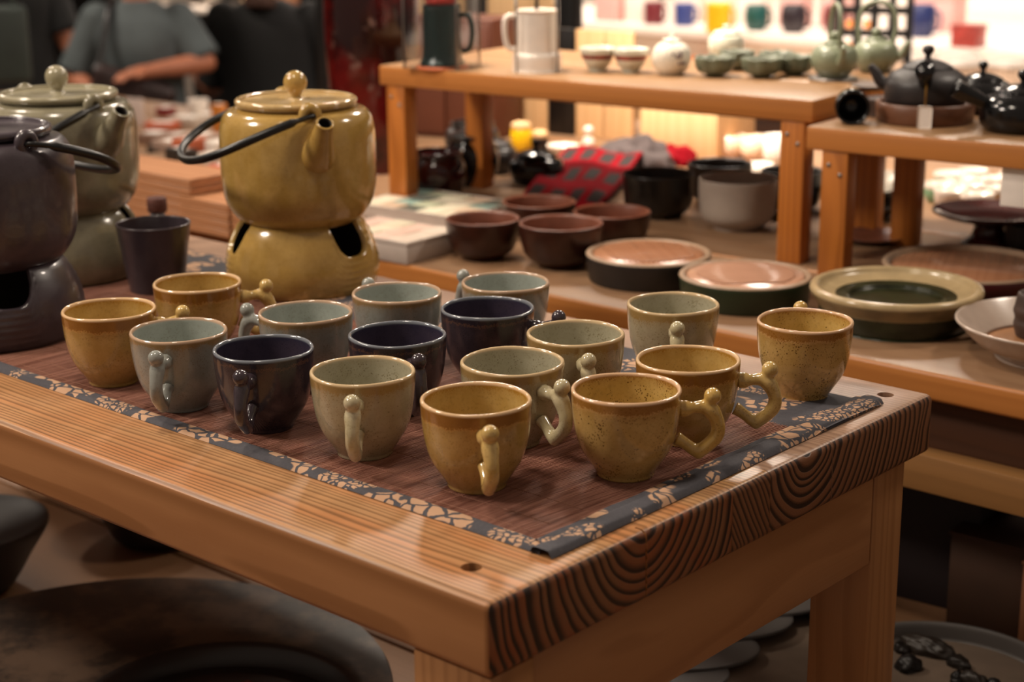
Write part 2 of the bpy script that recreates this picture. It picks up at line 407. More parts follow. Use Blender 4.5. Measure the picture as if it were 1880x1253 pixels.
bm = box_bm(bmesh.new(), -.030, -.006, .049, .501, TOP-TH-.082, TOP-TH, .0015, 2); bmesh.ops.translate(bm, verts=bm.verts, vec=(0, 0, -TOP))
from_bm('apron', bm, M['apron'], nt, (0, 0, TOP), None, True, 40)
box('apron', TL+.02, TL+.04, .049, .501, TOP-TH-.082, TOP-TH, M['apron'], nt, .0015)
box('apron', TL+.07, -.076, .530, .550, TOP-TH-.082, TOP-TH, M['side'], nt, .0015)

# long table behind ----------------------------------------------
lt = thing('long_display_table', 'long pine display table standing behind the near table', 'table')
YF = .83
for i in range(4):
    y0 = YF+i*.32
    bm = box_bm(bmesh.new(), -1.95, 1.3, y0, y0+.317, ZB-.032, ZB, .005, 3)
    for f in bm.faces:
        f.smooth = True
        f.material_index = 1 if f.normal.y < -.7 else 0
    from_bm('plank', bm, [M['bt_top'], M['bt_side']], lt, None, None, True, 40)
box('recessed_board', -1.90, 1.25, YF+.03, YF+.05, ZB-.12, ZB-.033, M['dkwood'], lt)
box('rail', -1.90, 1.25, YF+.0, YF+.028, ZB-.135, ZB-.093, M['bt_rail'], lt)
for x in (-1.90, 1.2):
    for y in (YF+.06, 2.0): box('leg', x, x+.06, y, y+.06, ZP, ZB-.033, M['bt_side'], lt)

# risers ------------------------------------------------------------
def riser(name, label, corner, rot, L, D, ztop, legs, th=.030):
    t = thing(name, label, 'table', (corner[0], corner[1], ZB), rot)
    H = ztop-ZB
    n = 2
    for i in range(n):
        bm = box_bm(bmesh.new(), 0, L, i*D/n, (i+1)*D/n-.002, H-th, H, .003, 2)
        for f in bm.faces: f.smooth = True; f.material_index = 1 if (f.normal.y < -.7 or abs(f.normal.x) > .7) else 0
        from_bm('plank', bm, [M['riser_top'], M['bt_side']], t, None, None, True, 40)
    for (x, y) in legs: box('leg', x, x+.036, y, y+.030, 0, H-th, M['riser_leg'], t, .002)
    for (x, y) in legs[:2]:
        for dx, dz in ((.010, .018), (.026, .030)):
            lathe('screw', [(0, .0012), (.0025, .001), (.0032, 0)], M['steel'], t, 12, loc=(x+dx, y-.0001, H-th-dz), rot=(PI/2, 0, 0))
    box('apron', .04, L-.04, legs[2][1]+.005, legs[2][1]+.02, H-th-.035, H-th, M['riser_leg'], t)
    return t
M['steel'] = plain('grey_steel', '8a8480', .35, .1, 60, .9)
r1 = riser('riser_table', 'long pine riser with glass jugs, bowls and celadon teapots on top', (-1.235, 1.10), math.radians(5), .748, .34, ZR1,
           [(.012, .003), (.700, .003), (.012, .200), (.700, .235)])
r2 = riser('riser_table', 'lower pine riser at the right, carrying the black side-handled teapots', (-.470, 1.118), math.radians(6), .62, .34, ZR2,
           [(.022, .003), (.56, .003), (.022, .235), (.56, .235)])

# ------------------------------------------------------------------ bamboo mat
mat = thing('bamboo_mat', 'reddish brown bamboo slat mat bordered with indigo leaf-print cloth', 'mat', (0, 0, TOP))
MX0, MX1, MY0, MY1 = -1.36, -.020, .085, .532
bm = bmesh.new()
n = int((MX1-MX0-.03)/.00225); SK = .17
for i in range(n):
    x = MX0+.06+i*.00225+random.uniform(-.00008, .00008); wd = .00080; h = .0019+random.uniform(-.00010, .00012)
    sk = SK*(1+.25*math.sin(x*9))*.42
    ys, ye = MY0+.008, MY1-.02; xe = x+sk*(ye-ys)/.42
    xlim = MX1-.008
    if x > xlim: break
    if xe > xlim: ye = ys+(ye-ys)*(xlim-x)/(xe-x); xe = xlim
    q = [(-wd, .0002), (-wd*.6, h), (wd*.6, h), (wd, .0002)]
    A = [bm.verts.new((x+a, ys, z)) for a, z in q]; B = [bm.verts.new((xe+a, ye, z)) for a, z in q]
    for j in range(3): bm.faces.new((A[j], A[j+1], B[j+1], B[j]))
    bm.faces.new(A); bm.faces.new(B[::-1])
tag(from_bm('slats', bm, M['slat'], mat), None, None, None, 'stuff')
box('backing', MX0+.01, MX1-.01, MY0+.006, MY1-.01, .0001, .0007, M['backing'], mat, 0)
bm = bmesh.new()
for y in (.108, .128, .165, .225, .285, .345, .395):
    tube_bm(bm, [(MX0+.02+i*.0135, y+.0006*math.sin(i*.7), .0019) for i in range(int((MX1-MX0-.035)/.0135))], .00028, 5)
tag(from_bm('threads', bm, M['thread'], mat), None, None, None, 'stuff')
def band(name, pts0, pts1, h, zbase, nseg=60, puff=.0015):
    """A cloth strip between two straight edges, slightly puffed."""
    bm = bmesh.new(); rows = []
    for i in range(nseg+1):
        t = i/nseg; a = Vector(pts0[0]).lerp(Vector(pts0[1]), t); b = Vector(pts1[0]).lerp(Vector(pts1[1]), t); L = []
        for j in range(9):
            s = j/8; p = a.lerp(b, s)
            wob = .0004*math.sin(t*40+s*3)+.0003*noise.noise(Vector((t*30, s*3, 1)))
            z = zbase + (h*min(1, math.sin(PI*min(1, max(0, s)))*2.2)) + wob if 0 < s < 1 else zbase-.0008
            L.append(bm.verts.new((p.x, p.y, max(z, .0002))))
        rows.append(L)
    for i in range(nseg):
        for j in range(8):
            f = bm.faces.new((rows[i][j], rows[i+1][j], rows[i+1][j+1], rows[i][j+1])); f.smooth = True
    bm.faces.new([r[0] for r in rows]+[r[-1] for r in rows][::-1]) if False else None
    bmesh.ops.recalc_face_normals(bm, faces=bm.faces)
    return from_bm(name, bm, M['print'], mat, None, None, True)
band('back_border', [(MX0, .427, 0), (MX1+.002, .420, 0)], [(MX0, MY1, 0), (MX1+.002, MY1, 0)], .0022, .0015)
band('front_border', [(MX0, MY0-.002, 0), (MX1-.010, MY0-.002, 0)], [(MX0, MY0+.0165, 0), (MX1-.010, MY0+.0165, 0)], .0018, .0012)
band('end_border_under', [(MX1-.026, MY0+.012, 0), (MX1-.026, MY1, 0)], [(MX1-.012, MY0+.006, 0), (MX1-.012, MY1, 0)], .0016, .0022)
band('end_border', [(MX1-.017, MY0-.004, 0), (MX1-.020, MY1+.003, 0)], [(MX1+.003, MY0-.004, 0), (MX1+.001, MY1+.003, 0)], .0042, .0016)

# ------------------------------------------------------------------ mugs
H = .070; MZ = TOP+.002
prof_out = spline([(.0, .0012), (.0205, .0010), (.0218, 0), (.0228, .0010), (.0234, .0035), (.0256, .0070), (.0296, .0130), (.0345, .0210), (.0378, .0300), (.0402, .0410), (.0417, .0540), (.0424, .0660)], 4)
prof_lip = [(.0425, .0680), (.0422, .0692), (.0413, .0700), (.0402, .0699), (.0394, .0690)]
prof_in = spline([(.0390, .0675), (.0382, .0560), (.0368, .0420), (.0335, .0260), (.0270, .0130), (.0150, .0065), (0, .0055)], 4)
mug_me = None
def mug_meshes():
    bm = bmesh.new(); prof = prof_out+prof_lip+prof_in
    slots = [0]*(len(prof_out)+len(prof_lip)-2) + [1]*(len(prof_in)+1)
    lathe_bm(bm, prof, 72, slots=slots, fn=lambda r, z, a, i: (r*(1+.006*math.sin(2*a+.6)*min(1, z/.05)), z+.0004*math.sin(3*a)*(z/.07)**3))
    me = bpy.data.meshes.new('mug_body'); bm.to_mesh(me); bm.free()
    hb = bmesh.new()
    loop = spline([(.0415, .0530, .0072), (.0448, .0532, .0062), (.0520, .0538, .0047), (.0590, .0545, .0056), (.0650, .0520, .0068), (.0695, .0445, .0058), (.0712, .0380, .0056), (.0700, .0310, .0058), (.0650, .0250, .0056), (.0575, .0190, .0056), (.0530, .0195, .0052), (.0470, .0238, .0047), (.0415, .0276, .0052), (.0388, .0290, .0058)], 6)
    tube_bm(hb, [(x, 0, z) for x, z, r in loop], [r for x, z, r in loop], 14)
    head = spline([(.0620, .0520, .0055), (.0640, .0580, .0052), (.0662, .0625, .0066), (.0668, .0650, .0060), (.0671, .0672, .0045), (.0672, .0686, .002)], 5)
    tube_bm(hb, [(x, 0, z) for x, z, r in head], [r for x, z, r in head], 14)
    ball_bm(hb, (.0662, 0, .0632), .0068); ball_bm(hb, (.0565, 0, .0172), .0052)
    ball_bm(hb, (.0452, 0, .0530), .0067)
    hm = fuse(hb, .0009, 5); hm.name = 'mug_handle'
    # keep the handle outside the bowl of the mug
    return me, hm
body_me, handle_me = mug_meshes()
for kk in ('y', 'y2', 'c', 's', 'd'): pass
body_me.materials.append(M['y_out']); body_me.materials.append(M['y_in']); handle_me.materials.clear(); handle_me.materials.append(M['y_out'])
M['y_h'] = glaze('mustard_handle', 'c8a868', 'bb9a58', None, 'c8a868', '7a4f1c', speck_amt=.3, zlip=9)
M['y2_h'] = glaze('speckled_mustard_handle', 'c8a45c', 'be9850', None, 'be9850', '6a441a', speck_amt=.4, zlip=9)
M['c_h'] = glaze('celadon_handle', '969890', '8c8e88', None, '8c8e88', '6b5a40', speck_amt=.2, zlip=9)
M['s_h'] = glaze('sage_handle', 'c0b494', 'b4a884', None, 'c0b494', '7a6238', speck_amt=.3, zlip=9)
M['d_h'] = glaze('plum_black_handle', '40363c', '382e34', None, '382e34', '1a1418', speck_amt=.2, zlip=9, rough=.16)
body_tpl = bpy.data.objects.new('body', body_me); handle_tpl = bpy.data.objects.new('handle', handle_me)
# rim box (x0,x1,y0,y1 of the rim ellipse), knob pixel, glaze, label
MUGS = [
 ((113, 286, 545, 587), (328, 573), 'y', 'mustard stoneware mug at the left end of the front row, handle hidden behind it', 'mustard mugs'),
 ((236, 419, 579, 631), (283, 660), 'c', 'celadon grey-green mug in the front row, twig handle turned to the front left', 'celadon mugs'),
 ((389, 578, 610, 665), (443, 692), 'd', 'plum-black mug in the front row between a celadon mug and a sage mug', 'plum-black mugs'),
 ((567, 764, 648, 710), (647, 738), 's', 'speckled sage-beige mug in the front row just left of the nearest mustard mug', 'sage mugs'),
 ((770.6, 976.8, 698, 763), (900.6, 798), 'y', 'nearest mustard mug with a broad brown drip band and handle facing the front', 'mustard mugs'),
 ((1047, 1253, 682, 741.5), (1311, 727), 'y2', 'heavily speckled mustard mug at the right front with its handle pointing right', 'mustard mugs'),
 ((843.7, 1037.5, 632, 691), (1037.5, 713), 's', 'sage mug standing behind and between the two nearest mustard mugs', 'sage mugs'),
 ((1166, 1360.6, 632, 683), (1414, 678), 'y', 'mustard mug with brown band behind the speckled one, handle pointing right over the cloth', 'mustard mugs'),
 ((1389, 1567.7, 564.6, 609), (1469, 562), 'y2', 'olive-mustard mug at the far right corner of the mat, handle hidden behind', 'mustard mugs'),
 ((966, 1147.5, 584.6, 634.5), (1081, 663), 's', 'sage mug in the second row with only its handle knob facing front', 'sage mugs'),
 ((1151.7, 1320, 533, 578), (1244, 604), 's', 'greenish sage mug at the back right, alone beside the mat edge', 'sage mugs'),
 ((810, 979.6, 543, 584), (1018, 582), 'd', 'plum-black mug farthest back, in front of a celadon mug', 'plum-black mugs'),
 ((638, 820.5, 587, 637), (765, 659), 'd', 'plum-black mug in the middle of the group, behind the sage mug of the front row', 'plum-black mugs'),
 ((475, 646, 548.5, 594.5), (449, 568), 'c', 'celadon mug with its twig handle pointing left, below the mustard teapot', 'celadon mugs'),
 ((646.7, 810, 516, 555), (674, 520), 'c', 'celadon mug with a wide rusty band, at the right foot of the mustard teapot stand', 'celadon mugs'),
 ((848, 1008, 497.6, 535), (849, 506), 'c', 'rearmost celadon mug at the back edge of the mat, handle knob at its left', 'celadon mugs'),
 ((282.7, 441, 499, 535), (490, 524), 'y', 'amber mustard mug in front of the plum tumbler, handle pointing right', 'mustard mugs'),
]
for rim, kn, g, lab, grp in MUGS:
    P = at((rim[0]+rim[1])/2, (rim[2]+rim[3])/2, MZ+H)
    K = at(kn[0], kn[1], MZ+.0635)
    az = math.atan2(K.y-P.y, K.x-P.x)
    wd = (rim[1]-rim[0])*dist(P)/FPX/.085
    t = thing('mug', lab, 'mug', (P.x, P.y, MZ), az, grp)
    b = body_tpl.copy(); COL.objects.link(b); b.parent = t; b.name = 'body'
    h = handle_tpl.copy(); COL.objects.link(h); h.parent = t; h.name = 'handle'
    remat(b, {'mustard_glaze': M[g+'_out'], 'mustard_glaze_inner': M[g+'_in']}); remat(h, {'mustard_glaze': M[g+'_h']})
bpy.data.objects.remove(body_tpl); bpy.data.objects.remove(handle_tpl)

# tall tumbler
P = at(289, 531, MZ)
t = thing('tumbler', 'tall straight plum-black tumbler without a handle, left of the mustard teapot stand', 'cup', (P.x, P.y, MZ))
lathe('body', spline([(0, .001), (.0240, .001), (.0262, 0), (.0272, .0015), (.0300, .018), (.0345, .050), (.0374, .072)], 4) + [(.0378, .0735), (.0374, .0745), (.0362, .0745), (.0356, .0735)] + spline([(.0354, .072), (.0325, .05), (.028, .02), (.02, .008), (0, .006)], 4),
      M['pd'], t, 56, fn=lambda r, z, a, i: (r*1.10, z*1.03))

# ------------------------------------------------------------------ teapots on warmers
def notch_fn(angs, ztop, half=.33, depth=.035):
    def top(a):
        z = ztop
        for c in angs:
            d = abs((a-c+PI) % (2*PI)-PI)
            if d < half: z = min(z, ztop-depth*(1-(d/half)**3.2)**.5)
        return z
    return top
def warmer(base, rot, g, label, angs):
    t = thing('teapot_warmer', label, 'warmer', (base.x, base.y, MZ), rot, 'teapot warmers')
    ZT = .079
    outer = spline([(.079, 0), (.083, .006), (.0862, .022), (.0855, .036), (.0815, .052), (.0745, .067), (.0690, .0755), (.0660, .079)], 6)
    top = notch_fn(angs, ZT)
    bm = bmesh.new(); seg = 144; rings = []
    rr = lambda z: next((outer[i][0]+(outer[i+1][0]-outer[i][0])*((z-outer[i][1])/max(1e-9, outer[i+1][1]-outer[i][1])) for i in range(len(outer)-1) if outer[i][1] <= z <= outer[i+1][1]), outer[-1][0])
    NZ = 22
    for side in (0, 1):
        for q in range(NZ+1):
            s = q/NZ if side == 0 else 1-q/NZ
            L = []
            for j in range(seg):
                a = 2*PI*j/seg; z = top(a)*s
                r = rr(min(z, ZT)) + .0005*math.sin(z*900)*(1 if side == 0 else 0) - (0 if side == 0 else .0055)
                if q == NZ and side == 0: r -= .0006
                L.append(bm.verts.new((r*math.cos(a), r*math.sin(a), z+(0 if s < 1 else 0))))
            rings.append(L)
    for i in range(len(rings)):
        A, B = rings[i], rings[(i+1) % len(rings)]
        for j in range(seg):
            f = bm.faces.new((A[j], A[(j+1) % seg], B[(j+1) % seg], B[j])); f.smooth = True
            f.material_index = 1 if NZ < i < 2*NZ+1 else 0
    from_bm('shell', bm, [M[g], M['in_dark']], t, None, None, True, 60)
    # candle cup inside
    lathe('candle_cup', [(0, .002), (.019, .002), (.020, .003), (.020, .016), (.0185, .016), (.018, .006), (0, .006)], M['steel'], t, 28)
    return t
def teapot(base, az_spout, az_ear, loop_side, g, label, loop_drop=.050, loop_len=.128):
    """az in world radians; loop_side = +1/-1 for the side the bail falls to."""
    t = thing('teapot', label, 'teapot', (base.x, base.y, MZ), 0, 'stoneware teapots')
    z0 = .073
    out = spline([(0, z0+.003), (.050, z0+.001), (.066, z0+.006), (.077, z0+.018), (.0838, z0+.034), (.0862, z0+.060), (.0864, z0+.085), (.0858, z0+.104), (.0825, z0+.119), (.0755, z0+.1275), (.0670, z0+.1295), (.0620, z0+.1315), (.0612, z0+.134)], 6)
    lathe('body', out + [(.0600, z0+.1345), (.058, z0+.132), (.058, z0+.12), (0, z0+.118)], M[g], t, 96)
    lid = lathe('lid', spline([(0, z0+.1330), (.0610, z0+.1330), (.0650, z0+.1335), (.0672, z0+.1358), (.0668, z0+.1390), (.0640, z0+.1408), (.0605, z0+.1400), (.0590, z0+.1380), (.0400, z0+.1375), (.012, z0+.1385), (.0070, z0+.1400), (0, z0+.141)], 5), M[g+'l'], t, 96)
    zk = z0+.1375
    lathe('knob', spline([(0, zk), (.0095, zk), (.0062, zk+.0025), (.0058, zk+.0055), (.0075, zk+.0075)], 4) + [(.0131*math.sin(q), zk+.0192-.0131*math.cos(q)) for q in [.66+i*(PI-.66)/14 for i in range(14)]] + [(0, zk+.0323)], M[g+'l'] if g != 'py' else M[g], lid, 40)
    # spout: hollow tapering tube, fused
    d = Vector((math.cos(az_spout), math.sin(az_spout), 0)); 
    bm = bmesh.new(); pts = []; rads = []
    for s, zz, r in spline([(.060, z0+.083, .024), (.078, z0+.088, .0205), (.090, z0+.098, .0165), (.1005, z0+.111, .0122), (.1085, z0+.1215, .0098), (.1125, z0+.1265, .0096)], 6):
        pts.append(d*s+Vector((0, 0, zz))); rads.append(r)
    tdir = (pts[-1]-pts[-4]).normalized()
    outer = list(zip(pts, rads)); mouth = [(pts[-1]+tdir*.0008, .0088), (pts[-1]+tdir*.0006, .0072), (pts[-1]-tdir*.004, .0066), (pts[-1]-tdir*.016, .0066)]
    allp = outer+mouth; rings = []; ud = Vector((-d.y, d.x, 0)); prev = None
    for i, (p, r) in enumerate(allp):
        tt = tdir if i >= len(outer)-1 else (allp[i+1][0]-allp[max(0, i-1)][0]).normalized()
        vv = tt.cross(ud).normalized()
        rings.append([bm.verts.new(p+(ud*math.cos(2*PI*j/28)+vv*math.sin(2*PI*j/28))*r) for j in range(28)])
    for i in range(len(rings)-1):
        for j in range(28):
            f = bm.faces.new((rings[i][j], rings[i][(j+1) % 28], rings[i+1][(j+1) % 28], rings[i+1][j])); f.smooth = True
            f.material_index = 1 if i >= len(outer)+1 else 0
    f = bm.faces.new(rings[-1]); f.material_index = 1
    bmesh.ops.recalc_face_normals(bm, faces=bm.faces)
    from_bm('spout', bm, [M[g], M['in_dark']], t, None, None, True)
    e = Vector((math.cos(az_ear), math.sin(az_ear), 0)); zE = z0+.131
    for s in (1, -1):
        c = e*s*.0745
        bm = bmesh.new(); side = Vector((-e.y, e.x, 0))
        ring = [c+Vector((0, 0, zE-.001))+side*math.cos(a)*.0075+Vector((0, 0, 1))*math.sin(a)*.0085 for a in [2*PI*q/20 for q in range(20)]]
        tube_bm(bm, ring, .0054, 12, True)
        from_bm('lug', bm, M[g], t, None, None, True)
    sd = Vector((-e.y, e.x, 0))*loop_side
    pts = [e*.0790*1.0+Vector((0, 0, zE-.002)) - sd*.003, e*.0815+Vector((0, 0, zE-.001))]
    for q in range(1, 30):
        a = PI*q/30; ca, sa = math.cos(a), math.sin(a)
        cc = math.copysign(abs(ca)**.74, ca); ss = abs(sa)**.88
        pts.append(e*((.0835+.052*sa)*ca) + sd*(loop_len*ss) + Vector((0, 0, zE-loop_drop*ss+.006*math.sin(PI*ss))))
    pts += [-e*.0815+Vector((0, 0, zE-.001)), -e*.0790+Vector((0, 0, zE-.002)) - sd*.003]
    sm = spline([tuple(p) for p in pts], 3)
    tube('bail_handle', sm, [.0046 if 6 < i < len(sm)-7 else .0028 for i in range(len(sm))], M['rod'], t, 12)
    return t
view = math.atan2(-FW.y, -FW.x)      # azimuth from the pots toward the camera
def toward(base, right_deg):
    v = CAM-base; return math.atan2(v.y, v.x)+math.radians(right_deg)
BY = at(558, 524, MZ); BS = at(133, 501, MZ); BD = at(2, 612, MZ)
warmer(BY, 0, 'py', 'mustard stoneware warmer stand with scalloped vents under the mustard teapot', [toward(BY, 46), toward(BY, -76), toward(BY, 170)])
warmer(BS, 0, 'ps', 'sage stoneware warmer stand under the sage teapot', [toward(BS, 80), toward(BS, -42), toward(BS, 200)])
warmer(BD, 0, 'pd', 'plum-black ribbed warmer stand at the left edge with a dark vent opening', [toward(BD, 8), toward(BD, 130), toward(BD, -112)])
teapot(BY, toward(BY, 15), toward(BY, 11), -1, 'py', 'mustard teapot with ball knob lid and black wire bail folded to the left')
teapot(BS, toward(BS, 36), toward(BS, 30), -1, 'ps', 'sage green teapot with ball knob lid, standing behind the plum-black teapot')
teapot(BD, toward(BD, -60), toward(BD, 32), 1, 'pd', 'plum-black teapot cut by the left edge, its wire bail swung to the right', .050, .125)

# small corked jar behind the tumbler
P = at(293, 448, MZ)
M['blueg'] = plain('blue_grey_glass', '6f7884', .2, .1)
M['cork'] = plain('brown_cork', '4a1f12', .7, .3, 200)
M['wht'] = plain('white_porcelain', 'e8ddd2', .25, .04)
t = thing('corked_jar', 'small blue-grey jar with dark brown stopper just behind the plum tumbler', 'jar', (P.x, P.y, TOP))
lathe('body', spline([(0, 0), (.014, 0), (.017, .004), (.017, .028), (.013, .036), (.009, .040), (.009, .043), (0, .043)], 4), M['blueg'], t, 28)
lathe('stopper', [(0, .043), (.011, .043), (.0125, .046), (.0125, .060), (.011, .062), (0, .062)], M['cork'], t, 24)

# ------------------------------------------------------------------ wares on the long table
def bowl_prof(R, Hh, foot, bulge=.5, th=.004, flare=0):
    o = spline([(0, .002), (foot*.9, .002), (foot, 0), (foot*1.03, .003), (foot+(R-foot)*(.45+bulge*.3), Hh*.22), (foot+(R-foot)*(.8+bulge*.15), Hh*.5), (R-flare, Hh*.85), (R, Hh)], 5)
    i = spline([(R-th, Hh-.001), (R-th-flare-.002, Hh*.8), ((foot+(R-foot)*(.75+bulge*.15))-th, Hh*.48), ((foot+(R-foot)*(.3+bulge*.3))-th, Hh*.22), (foot*.6, th+.003), (0, th+.002)], 5)
    return o+[(R-th*.4, Hh+.0012)]+i, [0]*(len(o)-1)+[1]*(len(i)+1)
def bowl(name, px, z, R, Hh, foot, mo, mi, label, cat='bowl', group=None, **k):
    P = at(px[0], px[1], z); t = thing(name, label, cat, (P.x, P.y, z), random.uniform(0, 6), group)
    pr_, sl = bowl_prof(R, Hh, foot, **k)
    lathe('body', pr_, [mo, mi], t, 56, sl)
    return t
M['bro'] = plain('iron_brown_glaze', '32170f', .3, .3, 40); M['bri'] = plain('rust_brown_inside', '6e3f2e', .4, .2, 40)
M['blk'] = plain('black_glaze', '17120f', .28, .2, 40); M['blm'] = plain('matte_black_glaze', '26211e', .55, .2, 40)
M['gry'] = plain('warm_grey_glaze', 'a89a8e', .5, .05, 40); M['gri'] = plain('warm_grey_inside', 'aa9c90', .45, .05, 40)
M['grb'] = plain('ash_grey_glaze', '4a423a', .5, .1, 40)
bowl('tea_bowl', (887, 473), ZB, .0510, .055, .028, M['bro'], M['bri'], 'small dark brown tea bowl at the left of the group beside the white box', group='brown tea bowls')
bowl('tea_bowl', (1030, 487), ZB, .0565, .058, .030, M['bro'], M['bri'], 'brown tea bowl at the front of the group of four', group='brown tea bowls')
bowl('tea_bowl', (1123, 452), ZB, .0545, .050, .030, M['bro'], M['bri'], 'brown tea bowl at the right of the group of four', group='brown tea bowls')
bowl('tea_bowl', (990, 432), ZB, .0535, .050, .028, M['bro'], M['bri'], 'brown tea bowl at the back of the group of four', group='brown tea bowls')
bowl('pot_bowl', (1208, 396), ZB, .0545, .066, .036, M['blk'], M['blm'], 'black round-sided bowl left of the pale grey bowl', bulge=.9, group='deep bowls')
bowl('pot_bowl', (1320, 370), ZB, .0510, .062, .034, M['grb'], M['blk'], 'ash grey bowl with black inside, standing behind the pale grey bowl', bulge=.9, group='deep bowls')
bowl('pot_bowl', (1353, 418), ZB, .0580, .074, .034, M['gry'], M['gri'], 'pale warm-grey bowl with rounded sides left of the riser legs', bulge=.95, group='deep bowls')
bowl('pot_bowl', (1452, 385), ZB, .0480, .062, .032, M['blk'], M['blm'], 'black bowl half hidden behind the left riser legs', bulge=.9, group='deep bowls')

# round dry-brewing trays
def tea_tray(px, R, Hh, mside, label, slats=True, rot=0, mrim=None, mtop=None, taper=.93):
    P = at(px[0], px[1], ZB); t = thing('tea_tray', label, 'tray', (P.x, P.y, ZB), rot, 'round tea trays')
    lathe('body', [(0, .002), (R*taper-.004, .002), (R*taper, .0), (R*taper+.002, .003), (R-.001, Hh*.8), (R, Hh-.002), (R-.0015, Hh), (R-.007, Hh), (R-.008, Hh-.002), (R-.009, Hh-.012), (0, Hh-.012)], [mside, mrim or mside], t, 72, [0, 0, 0, 0, 0, 1, 1, 1, 1, 1])
    if slats:
        lathe('board', [(0, Hh-.010), (R-.010, Hh-.010), (R-.010, Hh-.0015), (R-.0115, Hh-.0005), (0, Hh-.0005)], mtop, t, 64)
        n = 15; 
        for i in range(n):
            x = (i-(n-1)/2)*R*1.30/n; hl = math.sqrt(max(1e-6, (R*.80)**2-x*x))*.92
            box('slat', x-R*.027, x+R*.027, -hl, hl, Hh-.0006, Hh+.0016, mtop, t, .0008, 1)
    return t
M['trk'] = plain('charcoal_tray', '201b19', .5); M['trg'] = plain('dark_green_tray', '24301c', .45); M['trr'] = plain('maroon_tray', '4a1216', .35)
M['rim'] = plain('pale_bamboo_rim', 'a58a72', .35, .1); M['bam'] = wood('bamboo_board', 'b07c5c', '8f5e42', 'Y', .4, -.4, 120, .3, .004, .22, 20, .15)
M['bam2'] = wood('pale_bamboo_board', 'c89a80', 'a87a60', 'Y', .4, -.4, 120, .3, .004, .16, 21, .15)
tea_tray((1190, 512), .0815, .036, M['trk'], 'round charcoal tea tray with slatted bamboo top, left of the green one', True, .9, M['rim'], M['bam'])
tea_tray((1367, 553), .0815, .035, M['trg'], 'round dark green tea tray with pale slatted bamboo top', True, 2.35, M['rim'], M['bam2'])
M['celr'] = plain('celadon_cream_rim', 'b09a74', .2, .12, 50); M['grnd'] = plain('dark_olive_glaze', '262a18', .25, .4, 40); M['celb'] = plain('buff_glaze', '7d6c4c', .3, .4, 30)
P = at(1642, 594, ZB); t = thing('tea_basin', 'wide olive and cream glazed tea basin with thick lip, right of the green tray', 'basin', (P.x, P.y, ZB), .3)
R = .0995
lathe('body', spline([(0, .002), (R*.80, .002), (R*.83, 0), (R*.88, .012), (R*.90, .024), (R*.93, .029), (R*.98, .036), (R*1.0, .041), (R*.985, .0455), (R*.94, .047), (R*.90, .045), (R*.86, .040), (R*.70, .035), (R*.55, .033), (R*.5, .029), (0, .027)], 4), [M['grnd'], M['celb'], M['celr'], M['grnd']], t, 80,
      [0]*16+[1]*11+[2]*21+[3]*12)
P = at(1775, 528, ZB); t = thing('tea_tray', 'large round maroon tray with brown wooden inset, behind the olive basin', 'tray', (P.x, P.y, ZB), .4, 'round tea trays')
R = .107
lathe('body', [(0, .002), (R*.92, .002), (R*.93, 0), (R*.98, .020), (R, .030), (R-.003, .033), (R-.008, .032), (R-.010, .026), (0, .026)], [M['trr'], M['rim']], t, 72, [0, 0, 0, 0, 1, 1, 1, 0])
lathe('board', [(R-.011, .0262), (R-.012, .0275), (0, .0275)], M['bam'], t, 64)
P = at(1937, 657, ZB); t = thing('serving_dish', 'white flared dish with orange-brown inside at the right edge', 'dish', (P.x, P.y, ZB), 0)
M['dish'] = plain('white_crackle_glaze', 'b8a698', .18, .05); M['dishi'] = plain('orange_brown_inside', 'a0714c', .35, .1)
R = .108
lathe('body', spline([(0, .002), (R*.55, .002), (R*.57, 0), (R*.60, .006), (R*.80, .018), (R*.97, .036), (R, .040), (R*.985, .0415), (R*.95, .039), (R*.80, .026), (R*.70, .017), (R*.68, .015), (0, .013)], 4), [M['dish'], M['dishi']], t, 72, [0]*40+[1]*8)
P = at(1903, 620, ZB+.013); t = thing('clay_jar', 'dark brown ribbed jar standing on the white dish at the right edge', 'jar', (P.x, P.y, ZB+.0135))
M['clay'] = plain('dark_clay', '3a2820', .6, .3, 60)
lathe('body', spline([(0, 0), (.020, 0), (.024, .006), (.026, .015), (.025, .022), (.027, .03), (.0255, .037), (.024, .046), (.022, .05), (.018, .048), (0, .03)], 4), M['clay'], t, 40)

# lacquer stand, dark bowls at the right
M['lac'] = plain('maroon_lacquer', '3c1410', .14, .1)
P = at(1815, 448, ZB); t = thing('cake_stand', 'dark maroon lacquer pedestal stand under the right riser', 'stand', (P.x, P.y, ZB), 0)
lathe('foot', spline([(0, 0), (.036, 0), (.036, .004), (.026, .012), (.022, .028), (.030, .036), (0, .040)], 4), M['lac'], t, 48)
lathe('plate', spline([(0, .034), (.05, .036), (.078, .044), (.080, .048), (.076, .0485), (.05, .041), (0, .040)], 4), M['lac'], t, 64)
bowl('pot_bowl', (1900, 462), ZB, .042, .040, .030, M['blm'], M['blk'], 'matte black bowl cut by the right edge beside the pedestal stand', bulge=.9, group='deep bowls')
M['plt'] = plain('grey_white_plate', '8d857a', .2, .06); M['pltd'] = plain('dark_plate', '2c2320', .3, .1)
def plate(px, z, R, m, label, n=0, group=None, Hh=.014):
    P = at(px[0], px[1], z); P.z = z+n; t = thing('plate', label, 'plate', P, 0, group)
    lathe('body', spline([(0, .001), (R*.5, .001), (R*.52, 0), (R*.6, .003), (R, Hh), (R-.002, Hh+.0015), (R*.6, .006), (0, .004)], 4), m, t, 56)
    return t
plate((1585, 398), ZB, .062, M['pltd'], 'dark brown wide plate seen between the riser legs', 0, 'plates between the riser legs', .022)
plate((1575, 390), ZB, .056, M['plt'], 'grey plate stacked on the dark plate between the riser legs', .0245, 'plates between the riser legs')
